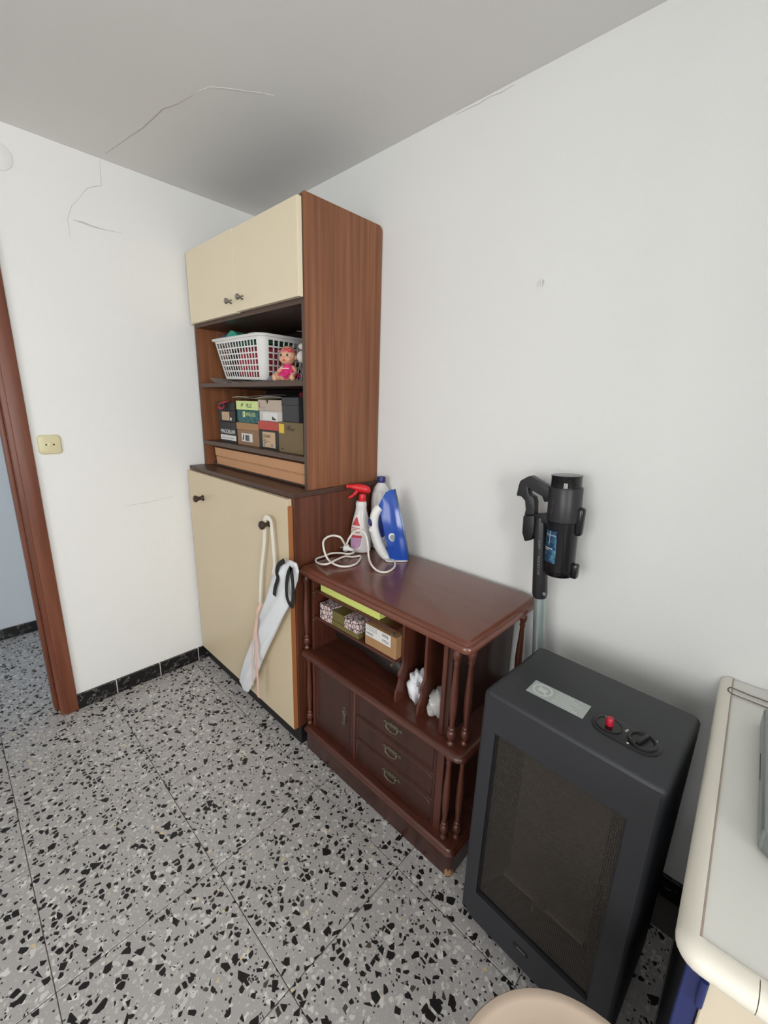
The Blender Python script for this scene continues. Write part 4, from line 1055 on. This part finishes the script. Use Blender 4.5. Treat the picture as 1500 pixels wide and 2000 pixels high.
# front panel with opening, slightly raked at the foot, rounded lower corners
def fy(z): return -HY - .0004 - .012 * max(0, (HZ1 - z) / HZ1)
rb = .035
left = [(-HX, HZ1 - .004), (-HX, HZ0 + rb)] + [(-HX + rb - rb * math.cos(a), HZ0 + rb - rb * math.sin(a)) for a in (.4, .8, 1.2, PI / 2)]
poly_out = [(-HX, HZ1)] + left[1:] + [(HX - rb, HZ0), (HX - rb + rb * math.sin(.8), HZ0 + rb - rb * math.cos(.8)), (HX, HZ0 + rb), (HX, HZ1)]
def panel_strip(pts):
    mb = MB(); n = len(pts)
    v = [Vector((x, fy(z), z)) for x, z in pts] + [Vector((x, fy(z) + .014, z)) for x, z in pts]
    return mb.add(v, [list(range(n)), list(range(n, 2 * n))[::-1]] + [(i, i + n, (i + 1) % n + n, (i + 1) % n) for i in range(n)])
PX, PZ = HX - .0105, HZ1 - .0105
for pts in ([(-PX, PZ), (-PX, OZ0), (OX0, OZ0), (OX0, PZ)], [(OX1, PZ), (OX1, OZ0), (PX, OZ0), (PX, PZ)], [(OX0, PZ), (OX0, OZ1), (OX1, OZ1), (OX1, PZ)]):
    q = panel_strip(pts); sh.add(q.v, q.f)
q = panel_strip([(-PX, OZ0), (-PX, HZ0 + rb)] + [(-PX + rb - rb * math.cos(a), HZ0 + rb - rb * math.sin(a)) for a in (.4, .8, 1.2, PI / 2)] + [(PX - rb + rb * math.sin(a), HZ0 + rb - rb * math.cos(a)) for a in (0, .4, .8, 1.2, PI / 2)] + [(PX, OZ0)]); sh.add(q.v, q.f)
bmf = sh.mesh('front_panel', 30); link('front_panel', bmf, M['heater'], ht)
# top shell and sides: one loft wrapping with soft edges
prof_ = []
def shell_ring(y, ins): 
    r = .016
    pts = [(-HX + ins, HZ0 + .01), (-HX + ins, HZ1 - r)] + [(-HX + ins + r - r * math.cos(a), HZ1 - ins - r + r * math.sin(a)) for a in (.4, .8, 1.2, PI / 2)]
    pts += [(HX - ins - r + r * math.sin(a), HZ1 - ins - r + r * math.cos(a)) for a in (0, .4, .8, 1.2, PI / 2)] + [(HX - ins, HZ0 + .01)]
    return [Vector((x, y - (.012 * max(0, (HZ1 - z) / HZ1) if y < 0 else 0), z)) for x, z in pts]
so_ = [shell_ring(-HY - .0004, .011), shell_ring(-HY + .0012, .0060), shell_ring(-HY + .005, .0022), shell_ring(-HY + .011, 0), shell_ring(HY - .010, 0), shell_ring(HY - .002, .003), shell_ring(HY, .010)]
si_ = [shell_ring(HY - .004, .014), shell_ring(-HY + .004, .014)]
MB().loft(so_ + si_, cap=False, loop=True).build('casing', M['heater'], ht, 40, local=True)
MB().box(-HX + .012, HX - .012, -HY + .02, HY - .006, HZ0, HZ0 + .008).build('floor_plate', M['heaterdark'], ht, local=True)
MB().box(-HX + .012, HX - .012, HY - .008, HY - .005, HZ0 + .01, HZ1 - .02).build('back_plate', M['heaterdark'], ht, local=True)
# firebox
yb, yf_ = -HY + .075, -HY + .006
MB().box(-.105, .100, yb, yb + .01, .185, .660).build('burner_panel', M['ceramic'], ht, local=True)
for s, x0, x1 in ((-1, OX0 - .004, -.105), (1, OX1 + .004, .100)):
    MB().prism([(x0, yf_), (x1, yb), (x1, yb + .004), (x0, yf_ + .004)], 'z', .150, .655).build('reflector', M['refl'], ht, local=True)
MB().prism([(yf_, .652), (yb + .01, .652), (yb + .01, .640), (yf_, .648)], 'x', OX0, OX1).build('firebox_top', M['refl'], ht, local=True)
MB().prism([(yf_, .132), (yf_, .140), (yb, .180), (yb + .01, .180), (yb + .01, .170)], 'x', OX0, OX1).build('firebox_floor', M['heaterdark'], ht, local=True)
MB().box(-.112, .100, yb - .020, yb - .001, .184, .190).build('burner_ledge', M['ledge'], ht, local=True)
MB().tube([(-.02, yb - .03, .165), (-.02, yb - .03, .195), (.01, yb - .03, .198)], .004, 8).build('pilot', M['refl'], ht, local=True)
wr = MB(); pit = .0042; wt = .0006
n_ = int((OX1 - OX0) / pit)
for i in range(n_ + 1):
    x = OX0 + pit * i + .0005; a = (x - wt, x + wt)
    z0, z1 = OZ0 - .003, OZ1 + .003
    wr.add([(a[0], fy(z0) + .011, z0), (a[1], fy(z0) + .011, z0), (a[1], fy(z0) + .0122, z0), (a[0], fy(z0) + .0122, z0), (a[0], fy(z1) + .011, z1), (a[1], fy(z1) + .011, z1), (a[1], fy(z1) + .0122, z1), (a[0], fy(z1) + .0122, z1)],
           [(0, 3, 2, 1), (4, 5, 6, 7), (0, 1, 5, 4), (1, 2, 6, 5), (2, 3, 7, 6), (3, 0, 4, 7)])
nz = int((OZ1 - OZ0) / pit)
for j in range(nz + 1):
    z = OZ0 + pit * j; wr.box(OX0 - .003, OX1 + .003, fy(z) + .0105, fy(z) + .0115, z - wt, z + wt)
gr = wr.build('grille', M['wire'], ht, local=True); gr['kind'] = 'stuff'
fr = MB()
for x0, x1, z0, z1 in ((OX0 - .001, OX0 + .005, OZ0, OZ1), (OX1 - .005, OX1 + .001, OZ0, OZ1), (OX0, OX1, OZ1 - .005, OZ1 + .001), (OX0, OX1, OZ0 - .001, OZ0 + .005)):
    v = [(x0, fy(z0) + .007, z0), (x1, fy(z0) + .007, z0), (x1, fy(z0) + .013, z0), (x0, fy(z0) + .013, z0), (x0, fy(z1) + .007, z1), (x1, fy(z1) + .007, z1), (x1, fy(z1) + .013, z1), (x0, fy(z1) + .013, z1)]
    fr.add(v, [(0, 3, 2, 1), (4, 5, 6, 7), (0, 1, 5, 4), (1, 2, 6, 5), (2, 3, 7, 6), (3, 0, 4, 7)])
fr.build('grille_frame', M['heaterdark'], ht, local=True)
def stad(cx, cy, L, r, n=10):
    return [(cx + L / 2 + r * math.cos(a), cy + r * math.sin(a)) for a in [-PI / 2 + PI * i / n for i in range(n + 1)]] + [(cx - L / 2 - r * math.cos(a), cy - r * math.sin(a)) for a in [-PI / 2 + PI * i / n for i in range(n + 1)]]
MB().prism([(x, z) for x, z in stad(-.015, .100, .028, .007)], 'y', fy(.1) - .0008, fy(.1) + .002).build('peep_slot', M['gloss_black'], ht, local=True)
MB().prism([(x, z) for x, z in stad(-.012, .1, .02, .003)], 'y', fy(.1) - .0016, fy(.1) - .0008).build('slot_lever', M['refl'], ht, local=True)
for cx in (-.15, .15):
    for cy in (-.10, .11): MB().lathe([(.022, -.010), (.022, .010)], (cx, cy, .0225), 'x', 18).build('caster', M['heaterdark'], ht, 40, local=True)
# control plate on top
px_, py_ = .092, -.048
def st_ring(r, z, L=.064): return [Vector((x, y, z)) for x, y in stad(px_, py_, L, r)]
plt = MB().loft([st_ring(.034, HZ1 - .001), st_ring(.034, HZ1 + .002), st_ring(.031, HZ1 + .0035)]).build('control_plate', M['heaterdark'], ht, 40, local=True)
ztp = HZ1 + .0036
MB().lathe([(.0265, 0), (.0265, .0022), (.0235, .0026), (.0225, .0008), (.0001, .0006)], (px_ - .032, py_, ztp), 'z', 28).build('button_well', M['gloss_black'], plt, 40, local=True)
MB().lathe([(.0075, 0), (.0075, .015), (.006, .017), (.0001, .017)], (px_ - .032, py_, ztp + .0005), 'z', 18).build('igniter_button', M['red'], plt, 40, local=True)
kn = MB().lathe([(.0275, 0), (.0275, .004), (.025, .006), (.022, .0055), (.020, .002), (.0001, .002)], (px_ + .032, py_, ztp), 'z', 32).build('gas_knob', M['heaterdark'], plt, 40, local=True)
MB().box(-.004, .004, -.0195, .0195, .002, .011).xf(Matrix.Translation((px_ + .032, py_, ztp)) @ Matrix.Rotation(-.25, 4, 'Z')).build('knob_grip', M['heaterdark'], kn, None, .002, local=True)
for dx, dy, s in ((0.0, .014, .0022), (-.001, .008, .0022), (.012, -.026, .0022), (.030, .0295, .0014), (.038, .029, .0014), (.046, .027, .0014), (.052, .0245, .0014)):
    MB().lathe([(s, 0), (s, .0004)], (px_ + dx, py_ + dy, ztp - .0001), 'z', 10).build('mark', M['print'], plt, local=True)
# sticker
sx_, sy_ = -.055, -.044
stk = MB().box(sx_ - .066, sx_ + .066, sy_ - .028, sy_ + .028, HZ1 - .0005, HZ1 + .0006).xf(Matrix.Translation((sx_, sy_, 0)) @ Matrix.Rotation(.04, 4, 'Z') @ Matrix.Translation((-sx_, -sy_, 0))).build('sticker', M['sticker'], ht, local=True)
zc_ = HZ1 + .0009
MB().loft([[Vector((sx_ - .037 + r * math.cos(a), sy_ + .000 + r * math.sin(a), z)) for a in [2 * PI * i / 32 for i in range(32)]] for r, z in ((.0235, zc_), (.0235, zc_ + .0002), (.019, zc_ + .0002), (.019, zc_))], loop=True).build('warning_ring', M['stickink'], stk, local=True)
MB().box(-.0018, .0018, -.0195, .0195, zc_, zc_ + .0003).xf(Matrix.Translation((sx_ - .037, sy_, 0)) @ Matrix.Rotation(.75, 4, 'Z')).build('warning_bar', M['stickink'], stk, local=True)
MB().box(sx_ - .047, sx_ - .027, sy_ - .008, sy_ + .006, zc_, zc_ + .0002).build('warning_picture', M['stickink'], stk, local=True)
for i in range(6): MB().box(sx_ - .006, sx_ + .052 - .01 * (i % 3), sy_ - .020 + i * .0075, sy_ - .0175 + i * .0075, zc_, zc_ + .0002).build('print_line', M['stickink'], stk, local=True)

# ------------------------------------------------------------------ white worktop, blue cabinet below
RW = math.radians(1.9)
wt_ = thing('worktop', 'off-white worktop with rounded rim against the long wall', 'worktop', (2.146, -.006, .73), RW)
ZW = .036                                  # top above local origin (0.766)
WD, WL = .752, .86
MB().box(.022, WL, -WD + .026, -.001, .006, ZW - .0035).build('board', M['lam'], wt_, local=True)
def bull(n=10, r=.018):                    # half round profile (offset outward, z)
    return [(-r * math.sin(PI * i / n) , .018 - .018 * math.cos(PI * i / n)) for i in range(n + 1)]
rr = [[Vector((.021 + o_ * 1.15, y, z)) for o_, z in bull()] + [Vector((.0225, y, ZW)), Vector((.0225, y, 0))] for y in (-.001, -.25, -.5, -WD + .0225)]
def lring(y): return [Vector((.021 + o_ * 1.15, y, z)) for o_, z in bull()] + [Vector((.0235, y, ZW)), Vector((.0235, y, 0))]
MB().loft([lring(-.001), lring(-WD + .03)]).build('left_rim', M['ivory'], wt_, 50, local=True)
def fring(x): return [Vector((x, -WD + .021 + o_ * 1.15, z)) for o_, z in bull()] + [Vector((x, -WD + .0265, ZW)), Vector((x, -WD + .0265, 0))]
cor = MB()
cr = []
for i in range(7):
    a = PI / 2 * i / 6; c0 = Vector((.030, -WD + .030, 0)); d_ = Vector((-math.cos(a), -math.sin(a), 0))
    cr.append([c0 + d_ * (.009 - o_ * 1.15) + Vector((0, 0, z)) for o_, z in bull()] + [c0 + d_ * .0005 + Vector((0, 0, ZW)), c0 + d_ * .0005])
MB().loft(cr).build('corner_rim', M['ivory'], wt_, 50, local=True)
MB().loft([fring(.030), fring(.0815)]).build('front_rim', M['ivory'], wt_, 50, local=True)
MB().loft([fring(.0825), fring(WL)]).build('front_rim', M['ivory'], wt_, 50, local=True)
MB().box(.0238, .0262, -WD + .03, -.001, ZW - .0034, ZW - .0004).build('inlay_seam', M['seam'], wt_, local=True)
MB().box(.0262, WL, -WD + .0268, -WD + .0295, ZW - .0034, ZW - .0004).build('inlay_seam', M['ivory'], wt_, local=True)
MB().box(.105, .120, -WD + .0288, -WD + .0302, ZW - .0034, ZW - .0002).build('chip', M['grout'], wt_, local=True)
cb = thing('base_unit', 'blue edged cabinet with cream door under the off-white worktop', 'cabinet', (2.60, -.36, 0))
B(2.192, 2.209, -.690, -.030, .003, .7295).build('side_panel', M['navy'], cb)
B(2.190, 2.2115, -.718, -.6905, .003, .7295).build('stile', M['blue'], cb, None, .0015, 1)
B(2.209, 2.972, -.690, -.030, .06, .08).build('bottom_panel', M['navy'], cb)
B(2.972, 2.990, -.700, -.030, .003, .7295).build('side_panel', M['navy'], cb)
B(2.209, 2.972, -.036, -.030, .06, .7295).build('back_panel', M['navy'], cb)
B(2.1885, 2.1915, -.690, -.030, .0005, .010).build('floor_strip', M['printgrey'], cb)
dr = B(2.2130, 2.592, -.722, -.704, .08, .722).build('door', M['creamdoor'], cb, None, .0015, 1)
dr2 = B(2.596, 2.972, -.722, -.704, .08, .722).build('door', M['creamdoor'], cb, None, .0015, 1)
for d_, kx in ((dr, 2.56), (dr2, 2.63)): MB().lathe(kp2, (kx, -.7221, .60), 'y', 18).build('knob', M['knobmetal'], d_, 40)
MB().lathe([(.0045, .655), (.0045, .700)], (2.2105, -.7235, 0), 'z', 12).build('hinge', M['blue'], dr, 40)
# small cream stub under the rim and bent wire behind the cabinet
MB().box(.006, .024, -.215, -.185, -.020, -.0005).build('bracket', M['ivory'], wt_, local=True)

# silver player and wire loop on the worktop
ZS = .766
dv_ = thing('disc_player', 'silver grey disc player lying on the off-white worktop', 'disc player', (2.373, -.356, ZS - .0032), RW * .9)
MB().loft([[Vector((x, y, z)) for x, y in rrect(-.139 + i_, .139 - i_, -.172 + i_, .196 - i_, .006, 3)] for z, i_ in ((.004, .002), (.008, 0), (.038, 0), (.042, .003))]).build('casing', M['silver'], dv_, 40, local=True)
MB().loft([[Vector((x, y, z)) for x, y in ((-.135, -.171), (.135, -.171), (.125, -.192 + d2), (-.125, -.192 + d2))] for z, d2 in ((.006, .012), (.020, 0), (.036, .006), (.041, .016))]).build('front_bezel', M['silver'], dv_, 40, local=True)
for cx in (-.12, .12):
    for cy in (-.15, .17): MB().lathe([(.009, 0), (.009, .0045)], (cx, cy, 0), 'z', 12).build('foot', M['heaterdark'], dv_, local=True)
for i in range(3): MB().box(-.1265, -.1225, -.140 + .012 * i, -.135 + .012 * i, .0418, .0424).build('mark', M['heaterdark'], dv_, local=True)
MB().box(-.1397, -.1388, -.02, .06, .016, .018).build('side_groove', M['heaterdark'], dv_, local=True)
lp = [at(px, py, 'z', ZS + .0) for px, py in ((1500, 1371), (1470, 1360), (1436, 1346), (1426, 1343), (1422, 1346), (1424, 1351), (1432, 1356), (1470, 1371), (1500, 1383))]
e1 = lp[0] + (lp[0] - lp[2]).normalized() * .16; e2 = lp[-1] + (lp[-1] - lp[-3]).normalized() * .16
wire_pts = smooth_path([e1] + lp + [e2], 5)
tag(MB().tube(wire_pts, .0016, 8).build('wire_loop', M['wirem'], None, 60), 'bent metal wire loop at the back of the off-white worktop', 'wire')

# ------------------------------------------------------------------ round stool
st = thing('round_stool', 'blush round plastic stool in the foreground', 'stool', (2.139, -.8935, 0))
sc = (2.139, -.8935, 0); RS = .1705
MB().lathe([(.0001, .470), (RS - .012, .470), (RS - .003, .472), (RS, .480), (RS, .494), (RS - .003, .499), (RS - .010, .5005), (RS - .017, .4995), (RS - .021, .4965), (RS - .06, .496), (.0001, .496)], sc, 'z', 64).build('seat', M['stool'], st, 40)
for i in range(4):
    a = PI / 4 + PI / 2 * i; c_a, s_a = math.cos(a), math.sin(a)
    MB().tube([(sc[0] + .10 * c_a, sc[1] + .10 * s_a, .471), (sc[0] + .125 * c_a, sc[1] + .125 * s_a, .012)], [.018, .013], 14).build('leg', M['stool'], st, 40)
    MB().lathe([(.015, .0005), (.015, .013)], (sc[0] + .125 * c_a, sc[1] + .125 * s_a, 0), 'z', 14).build('foot', M['heaterdark'], st, 40)
